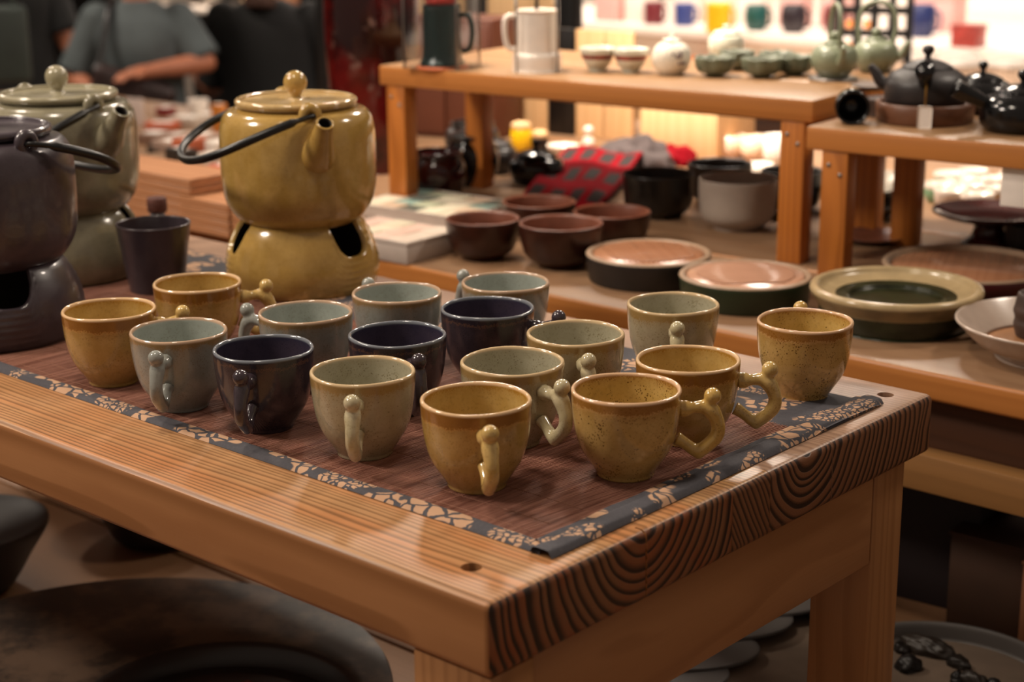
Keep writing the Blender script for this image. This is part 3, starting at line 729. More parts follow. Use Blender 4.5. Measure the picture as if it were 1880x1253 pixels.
plate((1595, 350), ZB, .070, M['plt'], 'pale greenish plate farther back between the riser legs', 0, 'plates between the riser legs', .02)
plate((1600, 442), ZB, .050, M['bri'], 'low brown plate lying in front of the dark plate between the riser legs', 0, 'plates between the riser legs', .008)
plate((1420, 398), ZB, .032, M['pltd'], 'small black saucer between the pale grey bowl and the riser leg', 0, 'plates between the riser legs', .012)

# rows of white cups with green and tan bands
M['cupw'] = plain('bright_white_glaze', 'd8ccc0', .2, .03); M['cupg'] = plain('mint_band', '7fae8c', .35); M['cupt'] = plain('tan_band', 'b09070', .35)
ci = 0
rows = [((1722, 366), 'g'), ((1742, 378), 'w'), ((1762, 355), 'g'), ((1775, 368), 't'), ((1812, 355), 't'), ((1782, 340), 'g'), ((1835, 372), 't'), ((1858, 348), 't'), ((1868, 388), 't'), ((1790, 385), 't'), ((1740, 345), 'g'), ((1870, 368), 't')]
names_ = {'g': 'mint green', 't': 'tan', 'w': 'all white'}
order = sorted(rows, key=lambda r: r[0][0]); 
ORD = ['first', 'second', 'third', 'fourth', 'fifth', 'sixth', 'seventh', 'eighth', 'ninth', 'tenth', 'eleventh', 'twelfth']
for (q, c) in rows:
    P = at(q[0]+2, q[1]+4, ZB); j = order.index((q, c))
    t = thing('cup', 'small white-rimmed cup with %s side under the lower riser, %s from the left' % (names_[c], ORD[j]), 'cup', (P.x, P.y, ZB), 0, 'white-rimmed cups under the lower riser')
    lathe('body', [(0, .001), (.016, .001), (.018, 0), (.0245, .010), (.0255, .022)], M['cup'+c], t, 28)
    lathe('rim', [(.0255, .022), (.0265, .0285), (.0255, .0300), (.0240, .0300), (.0225, .016), (0, .004)], M['cupw'], t, 28)

# price label hanging at the right riser end
P = at(1880, 262, ZR2); t = thing('price_label', 'white paper label hanging from the front edge of the lower riser, right picture edge', 'sign', (P.x, P.y-.004, ZR2-.078), math.radians(6))
M['paper'] = plain('white_paper', 'efe6de', .6, .03); M['ink'] = plain('grey_ink', '6a6460', .7)
box('card', -.022, .022, -.0008, .0008, .0, .076, M['paper'], t, .0004)
for zq in (.054, .060, .066): box('print_line', -.012, .012, -.0011, -.0008, zq, zq+.0018, M['ink'], t, 0)

# sample boxes of coloured glaze tiles
M['bxw'] = plain('white_box', 'b8aaa0', .5, .05); 
TC = ['d8b8a8', 'e8c8b8', 'c87058', 'd8d0b8', '8aa8a0', 'e0d8c0', 'c8b098', 'b8bca0', 'ded2bc', '5a6058']
def tile_box(corner, rot, L, D, Hh, nx, ny, label, cols):
    t = thing('sample_box', label, 'box', (corner.x, corner.y, ZB), rot, 'boxes of glaze sample tiles')
    w_ = .003
    box('tray', -L, 0, 0, D, 0, Hh-.006, M['bxw'], t, .001)
    for (a, b, c, d_) in ((-L, 0, 0, w_), (-L, 0, D-w_, D), (-L, -L+w_, w_, D-w_), (-w_, 0, w_, D-w_)):
        box('wall', a, b, c, d_, Hh-.006, Hh, M['bxw'], t, .0005)
    for i in range(nx):
        for j in range(ny):
            x0 = -L+w_+.001+i*(L-2*w_-.002)/nx; y0 = w_+.001+j*(D-2*w_-.002)/ny
            c = cols[(i*3+j*5) % len(cols)]
            if c not in M: M[c] = plain('tile_'+c, c, .35, .05)
            box('tile', x0+.0008, x0+(L-2*w_)/nx-.0012, y0+.0008, y0+(D-2*w_)/ny-.0012, Hh-.006, Hh-.001+.001*((i+j) % 2), M[c], t, .0006, 1)
tile_box(at(748, 487, ZB), math.radians(2), .165, .115, .030, 4, 3, 'white box of pinkish glaze tiles beside the mustard teapot stand', TC[:4]+['e8d8c8'])
tile_box(at(838, 425, ZB), math.radians(4), .21, .155, .020, 5, 4, 'flatter white box of green and cream glaze tiles behind the pinkish one', TC[3:])

# flat wooden boxes in descending stacks
STK = [(at(318, 430, ZB), 6, .30, .09, 'left stack'), (at(386, 446, ZB), 4, .115, .09, 'middle stack'), (at(470, 462, ZB), 3, .115, .09, 'right stack, half behind the teapot')]
for (P, n, L, D, nm) in STK:
    for i in range(n):
        h0 = ZB+i*.0130
        pos = 'top' if i == n-1 else ('bottom' if i == 0 else ORD[n-1-i]+' from the top')
        lab = 'flat reddish wooden box, %s of the %s' % (pos, nm)
        j = .0015*math.sin(i*3.1)
        t = thing('wooden_box', lab, 'box', (P.x+j, P.y+.035+j, h0), 0, 'flat wooden boxes')
        box('box_body', -L, 0, 0, D, .0002, .0078, M['traywood'], t, .0008, 1)
        box('lid', -L-.001, .001, -.001, D+.001, .0086, .0116, M['traywood'], t, .0008, 1)

# red checked cloth and bundled cloth
M['redc'] = plain('red_cloth', '7a0a16', .95, .2, 80, spec=.1); M['blkc'] = plain('black_cloth', '1c1414', .9, .2, 80); M['gryc'] = plain('grey_cloth', '4a4040', .9, .3, 60)
A, B, C_, D_ = at(950, 380, ZB), at(1040, 300, ZB), at(1180, 318, ZB), at(1100, 392, ZB)
t = thing('checked_cloth', 'red cloth with black squares draped over a low stack behind the brown bowls', 'cloth')
def quadP(u, v):
    p = A.lerp(D_, u).lerp(B.lerp(C_, u), v); p.z = ZB+.008+.026*(v**.8)+.003*math.sin(u*9+v*5); return p
bm = bmesh.new(); g = [[bm.verts.new(quadP(i/20, j/20)) for j in range(21)] for i in range(21)]
g2 = [[bm.verts.new(quadP(i/20, j/20)-Vector((0, 0, .004))) for j in range(21)] for i in range(21)]
for i in range(20):
    for j in range(20):
        f = bm.faces.new((g[i][j], g[i+1][j], g[i+1][j+1], g[i][j+1])); f.smooth = True
        a, b = i % 5, j % 7
        f.material_index = 1 if (1 <= a <= 3 and 1 <= b <= 4) else 0
        bm.faces.new((g2[i][j+1], g2[i+1][j+1], g2[i+1][j], g2[i][j]))
for i in range(20):
    for (a, b) in (((i, 0), (i+1, 0)), ((i+1, 20), (i, 20)), ((0, i+1), (0, i)), ((20, i), (20, i+1))):
        bm.faces.new((g[a[0]][a[1]], g2[a[0]][a[1]], g2[b[0]][b[1]], g[b[0]][b[1]]))
bmesh.ops.recalc_face_normals(bm, faces=bm.faces)
from_bm('sheet', bm, [M['redc'], M['blkc']], t)
def wedge(q):
    bm = bmesh.new(); lo = [bm.verts.new((p.x, p.y, ZB)) for p in q]; 
    hi = [bm.verts.new(p-Vector((0, 0, .005))) for p in q]
    bm.faces.new(lo[::-1]); bm.faces.new(hi)
    for i in range(4): bm.faces.new((lo[i], lo[(i+1) % 4], hi[(i+1) % 4], hi[i]))
    return bm
from_bm('stand_board', wedge([quadP(.03, .03), quadP(.97, .03), quadP(.97, .97), quadP(.03, .97)]), M['blkc'], t)
def lump(name, c, r, sx, sy, sz, mat_, seed, amp, label, cat):
    bm = bmesh.new(); ball_bm(bm, (0, 0, 0), r, sub=4)
    for v in bm.verts:
        n_ = noise.noise(v.co*14/r*.06+Vector((seed, 0, 0)))+.5*noise.noise(v.co*40/r*.06+Vector((seed, 3, 0)))
        v.co *= 1+amp*n_; v.co = Vector((v.co.x*sx, v.co.y*sy, max(v.co.z*sz, -.3*r*sz)))
    lo = min(v.co.z for v in bm.verts); bmesh.ops.translate(bm, verts=bm.verts, vec=(0, 0, -lo))
    for f in bm.faces: f.smooth = True
    o = from_bm(name, bm, mat_, None, c, None, True); return tag(o, label, cat)
c1 = at(1150, 312, ZB); lump('cloth_bundle', (c1.x, c1.y+.03, ZB), .06, 1.2, .8, .7, M['gryc'], 3, .55, 'crumpled grey-black cloth bundle behind the checked cloth', 'cloth')
c1 = at(1232, 300, ZB); lump('cloth_bundle', (c1.x, c1.y+.01, ZB), .040, 1.1, .8, .7, M['redc'], 8, .55, 'small dark red crumpled cloth beside the grey cloth bundle', 'cloth')

# glossy dark pots beneath the riser
M['jarr'] = plain('oxblood_glaze', '2a0a0a', .12, .2); M['jark'] = plain('black_gloss_glaze', '0f0c0c', .12, .2); M['jarg'] = plain('charcoal_glaze', '241f1e', .3, .2)
def jar(name, px, z, R, Hh, m, label, lid=True, group=None, cat='jar', neck=.62):
    P = at(px[0], px[1], z); t = thing(name, label, cat, (P.x, P.y, z), 0, group)
    lathe('body', spline([(0, .001), (R*.72, .001), (R*.75, 0), (R*.92, Hh*.25), (R, Hh*.5), (R*.95, Hh*.75), (R*.8, Hh*.9), (R*neck, Hh*.96), (R*neck, Hh), (R*neck-.004, Hh), (R*neck-.004, Hh*.9), (0, Hh*.85)], 4), m, t, 48)
    if lid:
        l = lathe('lid', spline([(0, Hh), (R*neck+.003, Hh), (R*neck+.004, Hh+.003), (R*.3, Hh+.010), (0, Hh+.012)], 4), m, t, 40)
        lathe('knob', spline([(0, Hh+.011), (.005, Hh+.011), (.004, Hh+.015), (.009, Hh+.021), (.006, Hh+.027), (0, Hh+.028)], 4), m, l, 24)
    return t
jar('lidded_jar', (803, 362), ZB, .048, .075, M['jarr'], 'oxblood glazed jar beneath the left end of the long riser', False, 'dark jars under the riser', neck=.9)
jar('lidded_jar', (868, 338), ZB, .045, .082, M['jark'], 'tall black lidded jar beneath the riser, right of the oxblood jar', True, 'dark jars under the riser', neck=.8)
jar('lidded_jar', (905, 316), ZB, .045, .050, M['jarg'], 'charcoal pot behind the inner riser leg', True, 'dark jars under the riser')
jar('lidded_jar', (868, 300), ZB, .050, .075, M['jarg'], 'grey-black jar at the very back under the riser, left of the inner leg', False, 'dark jars under the riser', neck=.8)
jar('lidded_jar', (985, 336), ZB, .048, .048, M['jark'], 'black glossy low pot right of the inner riser leg', True, 'dark jars under the riser')
M['yel'] = plain('yellow_enamel', 'e0b010', .3, .05); M['lidw'] = plain('pale_wood_lid', 'd8b080', .5); M['ptl'] = plain('pale_tray', 'cfc0b0', .4)
def canister(px, m, label, R=.020, Hh=.044):
    P = at(px[0], px[1], ZB); t = thing('canister', label, 'canister', (P.x, P.y, ZB), 0, 'canisters behind the dark jars')
    lathe('body', [(0, 0), (R-.001, 0), (R, .001), (R, Hh-.001), (R-.001, Hh), (0, Hh)], m, t, 32)
    lathe('lid', spline([(0, Hh+.0002), (R*.9, Hh), (R*.92, Hh+.009), (R*.6, Hh+.013), (0, Hh+.014)], 3), M['lidw'], t, 32)
canister((957, 279), M['yel'], 'bright yellow canister with pale wooden lid under the riser')
canister((991, 277), M['jark'], 'black canister with pale wooden lid right of the yellow one', .016, .026)
plate((1034, 284), ZB, .030, M['wht'], 'small white saucer behind the checked cloth', 0, None, .016)
P = at(1050, 272, ZB); t = thing('figurine', 'small white porcelain knob-topped pot beside the white saucer', 'figurine', (P.x, P.y+.05, ZB))
lathe('body', spline([(0, 0), (.011, 0), (.012, .006), (.008, .015), (.005, .018), (.009, .024), (.010, .03), (.006, .036), (0, .037)], 4), M['wht'], t, 28)

# pale wooden crate, white cups behind
P = at(1138, 290, ZB); 
t = thing('pale_wooden_crate', 'large pale wooden box standing behind the cloths under the riser', 'box', (P.x, P.y+.06, ZB), .08)
box('box_body', 0, .165, 0, .14, 0, .092, M['paleboard'], t, .002); box('lid', -.002, .167, -.002, .142, .0925, .102, M['paleboard'], t, .002)
M['cupc'] = plain('cream_cup', 'e8cbb0', .3, .04)
for q, R_, h_, mm, lab in (((1342, 292), .026, .045, 'cupc', 'cream cup just right of the pale wooden box'), ((1383, 296), .024, .045, 'cupc', 'cream cup second to the right of the pale wooden box'), ((1428, 310), .028, .060, 'wht', 'tall white cup beside the left riser legs'), ((1392, 330), .026, .028, 'wht', 'low white cup in front of the cream cups')):
    P = at(q[0], q[1], ZB); t = thing('cup', lab, 'cup', (P.x, P.y, ZB), 0, 'pale cups behind the deep bowls')
    lathe('body', [(0, .001), (R_*.6, .001), (R_*.65, 0), (R_*.95, h_*.35), (R_, h_), (R_-.003, h_), (R_*.85, h_*.35), (0, .005)], M[mm], t, 36)

# small packets at the far left end of the long table
for q, sz, hx, lab in (((262, 322), (.07, .05, .02), 'caa88c', 'beige packet lying left of the wooden stacks'), ((300, 318), (.05, .04, .012), 'd8ccc0', 'white packet lying behind the wooden stacks'), ((352, 322), (.05, .04, .010), '7a8090', 'grey-blue packet behind the wooden stacks'), ((397, 322), (.05, .045, .016), 'c05a40', 'orange-red packet beside the mustard teapot'), ((318, 300), (.06, .03, .025), '2a2018', 'black packet farthest back at the left end'), ((375, 300), (.06, .05, .015), 'd8c8b8', 'cream packet behind the grey-blue one'), ((345, 338), (.06, .04, .008), 'd0b090', 'tan packet right behind the middle wooden stack'), ((408, 345), (.05, .04, .010), 'd8ccc0', 'white packet touching the right wooden stack'), ((285, 345), (.07, .03, .012), 'c8a080', 'light tan packet right behind the left wooden stack'), ((335, 285), (.05, .05, .030), 'b85c38', 'upright rust-orange packet in the middle of the small goods'), ((388, 288), (.05, .04, .028), 'e0d4c8', 'tall white packet left of the mustard teapot handle'), ((300, 278), (.07, .05, .018), '9c8070', 'dusky pink packet behind the black packet'), ((418, 300), (.04, .04, .020), 'a04030', 'dark red packet closest to the mustard teapot'), ((425, 322), (.04, .03, .022), 'e0d0c0', 'small white packet touching the teapot outline'), ((355, 262), (.07, .05, .016), 'b09484', 'greyish beige packet at the rear of the small goods')):
    P = at(q[0], q[1], ZB); m = plain('packet_'+hx, hx, .5, .05)
    t = thing('packet', lab, 'packet', (P.x, P.y+.02, ZB), random.uniform(-.3, .3))
    box('sleeve', -sz[0]/2, sz[0]/2, -sz[1]/2, sz[1]/2, 0, sz[2], m, t, .002)
    box('label_strip', -sz[0]*.3, sz[0]*.3, -sz[1]*.2, sz[1]*.2, sz[2], sz[2]+.0006, M['paper'], t, 0)

# ------------------------------------------------------------------ wares on the long riser
M['glass'] = NT('clear_glass').m; b_ = M['glass'].node_tree.nodes['Principled BSDF']; b_.inputs['Transmission Weight'].default_value = 1; b_.inputs['Roughness'].default_value = .03; b_.inputs['IOR'].default_value = 1.35; b_.inputs['Base Color'].default_value = (.9, .9, .9, 1)
M['teal'] = plain('dark_teal_enamel', '16302e', .3, .08); M['orb'] = plain('copper_orange', 'd8764c', .3, .1); M['redl'] = plain('red_lid', 'c8382a', .4)
P = at(812, 124, ZR1); t = thing('coffee_press', 'dark teal jug with orange base inside a clear glass case on the riser', 'jug', (P.x, P.y, ZR1), .4)
lathe('jug', spline([(0, .004), (.032, .004), (.033, .010), (.0305, .016), (.029, .03), (.0285, .09), (.026, .095), (0, .096)], 3), M['teal'], t, 40)
lathe('base_ring', [(0, 0), (.040, 0), (.041, .0015), (.040, .003), (0, .0035)], M['orb'], t, 48)
lathe('lid', [(0, .096), (.022, .096), (.024, .100), (.022, .110), (0, .112)], M['redl'], t, 32)
tube('handle', spline([(.028, 0, .08), (.045, 0, .078), (.05, 0, .055), (.045, 0, .03), (.030, 0, .025)], 5), .004, M['teal'], t)
def case(px, z, W, Hh, label):
    P = at(px[0], px[1], z); t = thing('display_case', label, 'case', (P.x, P.y, z), .35, 'clear covers on the riser')
    h2 = W/2
    for (a, b, c, d_) in ((-h2, h2, -h2, -h2+.002), (-h2, h2, h2-.002, h2), (-h2, -h2+.002, -h2+.002, h2-.002), (h2-.002, h2, -h2+.002, h2-.002)):
        box('pane', a, b, c, d_, 0, Hh, M['glass'], t, 0)
    for sx in (-1, 1):
        for sy in (-1, 1): box('corner_strip', sx*h2-.0015, sx*h2+.0015, sy*h2-.0015, sy*h2+.0015, 0, Hh, M['steel'], t, .0005)
    box('top_pane', -h2, h2, -h2, h2, Hh, Hh+.002, M['glass'], t, 0)
case((812, 122), ZR1, .088, .17, 'clear case with grey edges around the teal jug')
P = at(986, 130, ZR1); t = thing('coffee_press', 'white ribbed jug with side handle standing on the riser', 'jug', (P.x, P.y, ZR1), toward(P, -80))
lathe('jug', spline([(0, .0), (.035, .0), (.0365, .003), (.0365, .022), (.0345, .027), (.0325, .03), (.0325, .085), (.030, .090), (0, .091)], 3), M['wht'], t, 48)
tube('handle', spline([(.030, 0, .082), (.046, 0, .080), (.049, 0, .060), (.044, 0, .036), (.031, 0, .032)], 5), .0042, M['wht'], t)
lathe('plunger_knob', spline([(0, .091), (.003, .091), (.003, .108), (.010, .112), (.011, .12), (.006, .127), (0, .128)], 3), M['rod'], t, 24)
for a in (.6, 2.2, 3.8, 5.4): tube('frame_rod', [(.042*math.cos(a), .042*math.sin(a), 0), (.042*math.cos(a), .042*math.sin(a), .15)], .0016, M['steel'], t, 8)
lathe('frame_ring', [(.0405, .110), (.0435, .110), (.0435, .113), (.0405, .113), (.0405, .110)], M['steel'], t, 40)
# little bowls with a red painted band
M['rb'] = plain('red_painted_band', '7a2420', .3, .5, 90); M['pcel'] = plain('pale_celadon', 'c9c6b6', .2, .04)
for q, lab in (((1097, 131), 'left'), ((1158, 133), 'right')):
    P = at(q[0], q[1], ZR1); t = thing('painted_bowl', 'small cream bowl with red-brown painted band, %s one of the pair on the riser' % lab, 'bowl', (P.x, P.y, ZR1), 0, 'red-banded bowls on the riser')
    lathe('body', spline([(0, .001), (.012, .001), (.0125, 0), (.0135, .004), (.020, .013), (.0225, .020)], 3), M['pcel'], t, 36)
    lathe('band', [(.0226, .0195), (.0252, .0262)], M['rb'], t, 36)
    lathe('rim', [(.0252, .0262), (.0278, .0345), (.0270, .0358), (.0255, .0345), (.0205, .018), (0, .006)], M['pcel'], t, 36)
M['pcl'] = plain('white_painted_porcelain', 'd8d2c4', .2, .05)
P = at(1232, 137, ZR1); t = thing('round_jar', 'round white porcelain jar with a dark painted motif on the riser', 'jar', (P.x, P.y, ZR1), toward(P, 20))
lathe('body', spline([(0, .001), (.015, .001), (.016, 0), (.025, .010), (.0288, .024), (.026, .038), (.018, .046), (.012, .047), (0, .047)], 4), M['pcl'], t, 40)
lathe('lid', spline([(.0, .0472), (.013, .0472), (.012, .052), (.004, .054), (.004, .058), (0, .060)], 3), M['pcl'], t, 24)
bm = bmesh.new()
for i in range(9):
    a = random.uniform(-.5, .5); zz = random.uniform(.012, .034); rr = .0286-.25*abs(zz-.024)
    ball_bm(bm, (rr*math.cos(a), rr*math.sin(a), zz), .0028, sub=1)
from_bm('painted_motif', bm, plain('purple_brown_paint', '4a2a34', .5), t, smooth=True)
# lotus bowls: petals pushed out
M['lot'] = plain('grey_green_lotus_glaze', '5e6452', .35, .18, 60)
for i, (q, R_, lab) in enumerate((((1312, 140), .0275, 'front left'), ((1352, 128), .025, 'rear left'), ((1398, 142), .0275, 'front middle'), ((1425, 130), .024, 'rear right'), ((1458, 138), .0265, 'front right'))):
    P = at(q[0], q[1], ZR1); t = thing('lotus_bowl', 'grey-green lotus-petal bowl on the riser, %s of the cluster' % lab, 'bowl', (P.x, P.y, ZR1), i*.7, 'grey-green lotus bowls')
    pr_, sl = bowl_prof(R_, .026, .012, bulge=.6, th=.003)
    lathe('body', pr_, M['lot'], t, 64, fn=lambda r, z, a, i: (r*(1+.09*abs(math.cos(4*a))*min(1, z/.012)), z+.002*abs(math.cos(4*a))*(z/.026)))
# white and grey lidded jar behind
P = at(1352, 108, ZR1); t = thing('lidded_pot', 'pale green-white lidded pot behind the lotus bowls', 'pot', (P.x, P.y-.03, ZR1))
M['pgr'] = plain('pale_green_porcelain', 'c2c4b4', .25, .05)
lathe('body', spline([(0, .001), (.018, .001), (.024, .008), (.0285, .022), (.026, .036), (.020, .040), (0, .040)], 4), M['pgr'], t, 36)
lathe('lid', spline([(0, .0402), (.0205, .0402), (.018, .046), (.005, .050), (.006, .055), (0, .057)], 4), M['pgr'], t, 28)
# overhead-handle celadon teapots
M['cel'] = plain('celadon_stoneware', '79806a', .3, .08, 50)
def hoop_pot(px, s, az, label, base=False):
    P = at(px[0], px[1], ZR1); t = thing('celadon_teapot', label, 'teapot', (P.x, P.y, ZR1), az, 'celadon teapots with arched handles')
    b0 = .004 if base else 0
    if base: lathe('saucer', [(0, 0), (.034, 0), (.036, .002), (.034, .0035), (0, .0035)], M['steel'], t, 40)
    lathe('body', [(r*s, z*s+b0) for r, z in spline([(0, .001), (.018, .001), (.020, 0), (.031, .012), (.0355, .026), (.033, .040), (.024, .048), (.014, .050), (0, .050)], 4)], M['cel'], t, 48)
    l = lathe('lid', [(r*s, z*s+b0) for r, z in spline([(0, .0502), (.0150, .0502), (.012, .055), (0, .056)], 3)], M['cel'], t, 28)
    lathe('knob', [(r*s, z*s+b0) for r, z in spline([(0, .056), (.004, .056), (.008, .062), (.005, .068), (0, .069)], 3)], M['cel'], l, 20)
    tube('arch_handle', [(x*s, 0, z*s+b0) for x, z in spline([(-.026, .044), (-.030, .070), (-.024, .098), (0, .110), (.024, .100), (.030, .072), (.026, .044)], 6)], .0036*s, M['cel'], t)
    tube('spout', [(x*s, 0, z*s+b0) for x, z in spline([(.028, .022), (.042, .030), (.048, .042), (.054, .050)], 5)], [(.0075-.0038*i/15)*s for i in range(16)], M['cel'], t)
hoop_pot((1530, 146), .93, toward(at(1530, 146, ZR1), 15), 'celadon teapot with arched handle on a grey saucer, front one of the pair', True)
hoop_pot((1606, 132), .93, toward(at(1606, 132, ZR1), 75), 'celadon teapot with arched handle at the back, spout pointing right')
M['gsr'] = plain('grey_clay', '5a4c44', .6, .2)
plate((1600, 165), ZR1, .028, M['gsr'], 'grey clay saucer at the right end of the long riser', 0, None, .006)

# ------------------------------------------------------------------ black teapots on the lower riser
M['bclay'] = plain('black_clay', '262020', .45, .15, 60); M['bglo'] = plain('black_polished_clay', '0d0c0d', .15, .1); M['tw'] = plain('brown_lacquered_wood', '6a4430', .4, .2, 30)
M['string'] = plain('mustard_string', '8a6418', .8)
def kyusu(px, s, az, label, mb, mh, stand=False, pz=ZR2):
    P = at(px[0], px[1], pz); z = pz
    if stand:
        st = thing('pot_stand', 'round brown wooden stand under the charcoal side-handled teapot', 'stand', (P.x, P.y, z))
        lathe('ring', [(0, 0), (.060, 0), (.062, .002), (.0635, .024), (.062, .026), (.057, .026), (.055, .018), (0, .018)], M['tw'], st, 56)
        z += .0182
    t = thing('side_handle_teapot', label, 'teapot', (P.x, P.y, z), az, 'side-handled teapots')
    Q = lambda L: [(r*s, zz*s) for r, zz in L]
    lathe('body', Q(spline([(0, .001), (.040, .001), (.044, 0), (.052, .010), (.0535, .026), (.051, .036), (.044, .044), (.033, .050), (.030, .051), (0, .051)], 4)), mb, t, 56)
    l = lathe('lid', Q(spline([(0, .0512), (.030, .0512), (.029, .054), (.015, .060), (0, .062)], 4)), mb, t, 40)
    lathe('knob', Q(spline([(0, .062), (.004, .062), (.0035, .066), (.0075, .072), (.006, .078), (0, .080)], 4)), mb, l, 24)
    tube('side_handle', [(x*s, 0, zz*s) for x, zz in spline([(.046, .036), (.060, .043), (.075, .050), (.090, .057)], 5)], [(.0085+.004*i/15)*s for i in range(16)], mh, t, 16)
    tube('spout', [(x*s, y*s, zz*s) for x, y, zz in spline([(0, -.046, .026), (0, -.058, .032), (0, -.066, .044), (0, -.073, .052)], 5)], [(.010-.0055*i/15)*s for i in range(16)], mb, t, 14)
    return t, P
t, P = kyusu((1697, 222), 1.0, toward(at(1697, 222, ZR2), -2), 'charcoal side-handled teapot on the round wooden stand, handle facing front', M['bclay'], M['bglo'], True)
tg = thing('price_tag', 'white paper tag on a mustard string hanging from the charcoal teapot', 'tag', (P.x, P.y, ZR2))
v2 = (CAM-P); v2.z = 0; v2.normalize(); f0 = Vector((v2.x, v2.y, 0)); sd = Vector((-v2.y, v2.x, 0))
tube('string', [f0*.074+Vector((0, 0, .060)), f0*.070+Vector((0, 0, .045)), f0*.067+Vector((0, 0, .028))], .0012, M['string'], tg, 6)
bm = box_bm(bmesh.new(), -.009, .009, -.0006, .0006, .000, .028, .0028, 2)
from_bm('card', bm, M['paper'], tg, (f0*.067).to_tuple(), (0, 0, math.atan2(f0.y, f0.x)+PI/2))
kyusu((1872, 240), .95, toward(at(1872, 240, ZR2), -70), 'glossy black side-handled teapot cut by the right edge', M['bglo'], M['bglo'])
t, P = kyusu((1800, 205), .85, toward(at(1800, 205, ZR2), -50), 'black side-handled teapot between the charcoal and the glossy one', M['bglo'], M['bglo'])
P = at(1560, 222, ZR2); t = thing('dark_cup', 'low black cup lying on its side at the left end of the lower riser', 'cup', (P.x, P.y, ZR2+.022), toward(P, 5))
lathe('body', [(0, .0), (.018, .0), (.021, .006), (.022, .040), (.019, .040), (.018, .008), (0, .004)], M['bglo'], t, 36, rot=(0, PI/2, 0))
P = at(1612, 216, ZR2); t = thing('clay_saucer_stack', 'brown clay dish standing left of the round wooden stand', 'dish', (P.x, P.y+.02, ZR2))
lathe('body', spline([(0, 0), (.024, 0), (.026, .004), (.029, .022), (.028, .024), (.024, .022), (0, .018)], 3), M['clay'], t, 36)

# ------------------------------------------------------------------ below: big stone trays on the platform
k = NT('mottled_slate'); v = k.coord(); M['stone'] = k.fin(k.mix(k.step(k.noise(v, 11, 6, .65), .42, .60), hexc('2c2622'), hexc('5c4a3c')), k.math('MULTIPLY_ADD', k.noise(v, 20, 4), .25, .32)); M['stone2'] = plain('dark_slate', '302a28', .38, .2, 12); M['sand'] = plain('brown_sand', '6b5a4c', .85, .15, 25)
M['slate'] = plain('flat_grey_slate', '5c5856', .55, .06, 12); M['inlay'] = plain('red_inlay', '6e1e14', .5, .3, 60); M['inlay2'] = plain('ochre_inlay', '5a4420', .5, .6, 90)
# large round inkstone-like tray, eccentric recess
zt = ZP+.060
Pc = at(195, 1272, zt); Pr = at(398, 1296, zt)
t = thing('stone_tray', 'huge round mottled slate tray with sunken well, below the near table at the lower left', 'tray', (Pc.x, Pc.y, ZP))
R = .285
off = Vector((Pr.x-Pc.x, Pr.y-Pc.y)); bm = bmesh.new(); seg = 96
def ringv(cx_, cy_, r, z): return [bm.verts.new((cx_+r*math.cos(2*PI*j/seg), cy_+r*math.sin(2*PI*j/seg), z)) for j in range(seg)]
rr_ = [ringv(0, 0, R*.62, 0), ringv(0, 0, R*.80, .018), ringv(0, 0, R*.96, .046), ringv(0, 0, R, .055), ringv(0, 0, R*.992, .0595), ringv(0, 0, R*.96, .060)]
for s in (.25, .5, .75): rr_.append(ringv(off.x*s, off.y*s, R*.96*(1-s)+.142*s, .060))
rr_ += [ringv(off.x, off.y, .142, .060), ringv(off.x, off.y, .136, .056), ringv(off.x, off.y, .132, .036), ringv(off.x, off.y, .112, .034), ringv(off.x, off.y, .108, .040), ringv(off.x, off.y, .02, .041)]
for i in range(len(rr_)-1):
    for j in range(seg):
        f = bm.faces.new((rr_[i][j], rr_[i][(j+1) % seg], rr_[i+1][(j+1) % seg], rr_[i+1][j])); f.smooth = True; f.material_index = 1 if i > 8 else 0
bm.faces.new(rr_[-1]).material_index = 1; bm.faces.new(rr_[0][::-1])
from_bm('slab', bm, [M['stone'], M['stone2']], t, None, None, True, 50)
box('inlay_tile', off.x-.045, off.x+.035, off.y-.005, off.y+.075, .0405, .044, M['inlay'], t, .001, rot=None)
box('inlay_motif', off.x-.033, off.x+.023, off.y+.007, off.y+.063, .0442, .0455, M['inlay2'], t, .001)
# dark bowl at the left edge
Pb = at(-62, 962, ZP+.085); t = thing('stone_bowl', 'dark matte stone bowl cut by the left edge, below the near table', 'bowl', (Pb.x, Pb.y, ZP))
M['sbowl'] = plain('matte_dark_stone', '34302e', .5, .15, 12)
lathe('body', spline([(0, 0), (.04, 0), (.055, .012), (.075, .045), (.094, .075), (.0975, .085), (.093, .0865), (.07, .083), (0, .080)], 4), M['sbowl'], t, 64)
Pb = at(300, 985, ZP); t = thing('stone_bowl', 'black stone bowl added to fill the shadow area under the front edge of the near table', 'bowl', (Pb.x, Pb.y, ZP))  # added bowl, its black fills the shadow region under the table edge
lathe('body', spline([(0, 0), (.045, 0), (.065, .010), (.078, .040), (.080, .058), (.076, .060), (.06, .03), (0, .014)], 4), M['jarg'], t, 56)
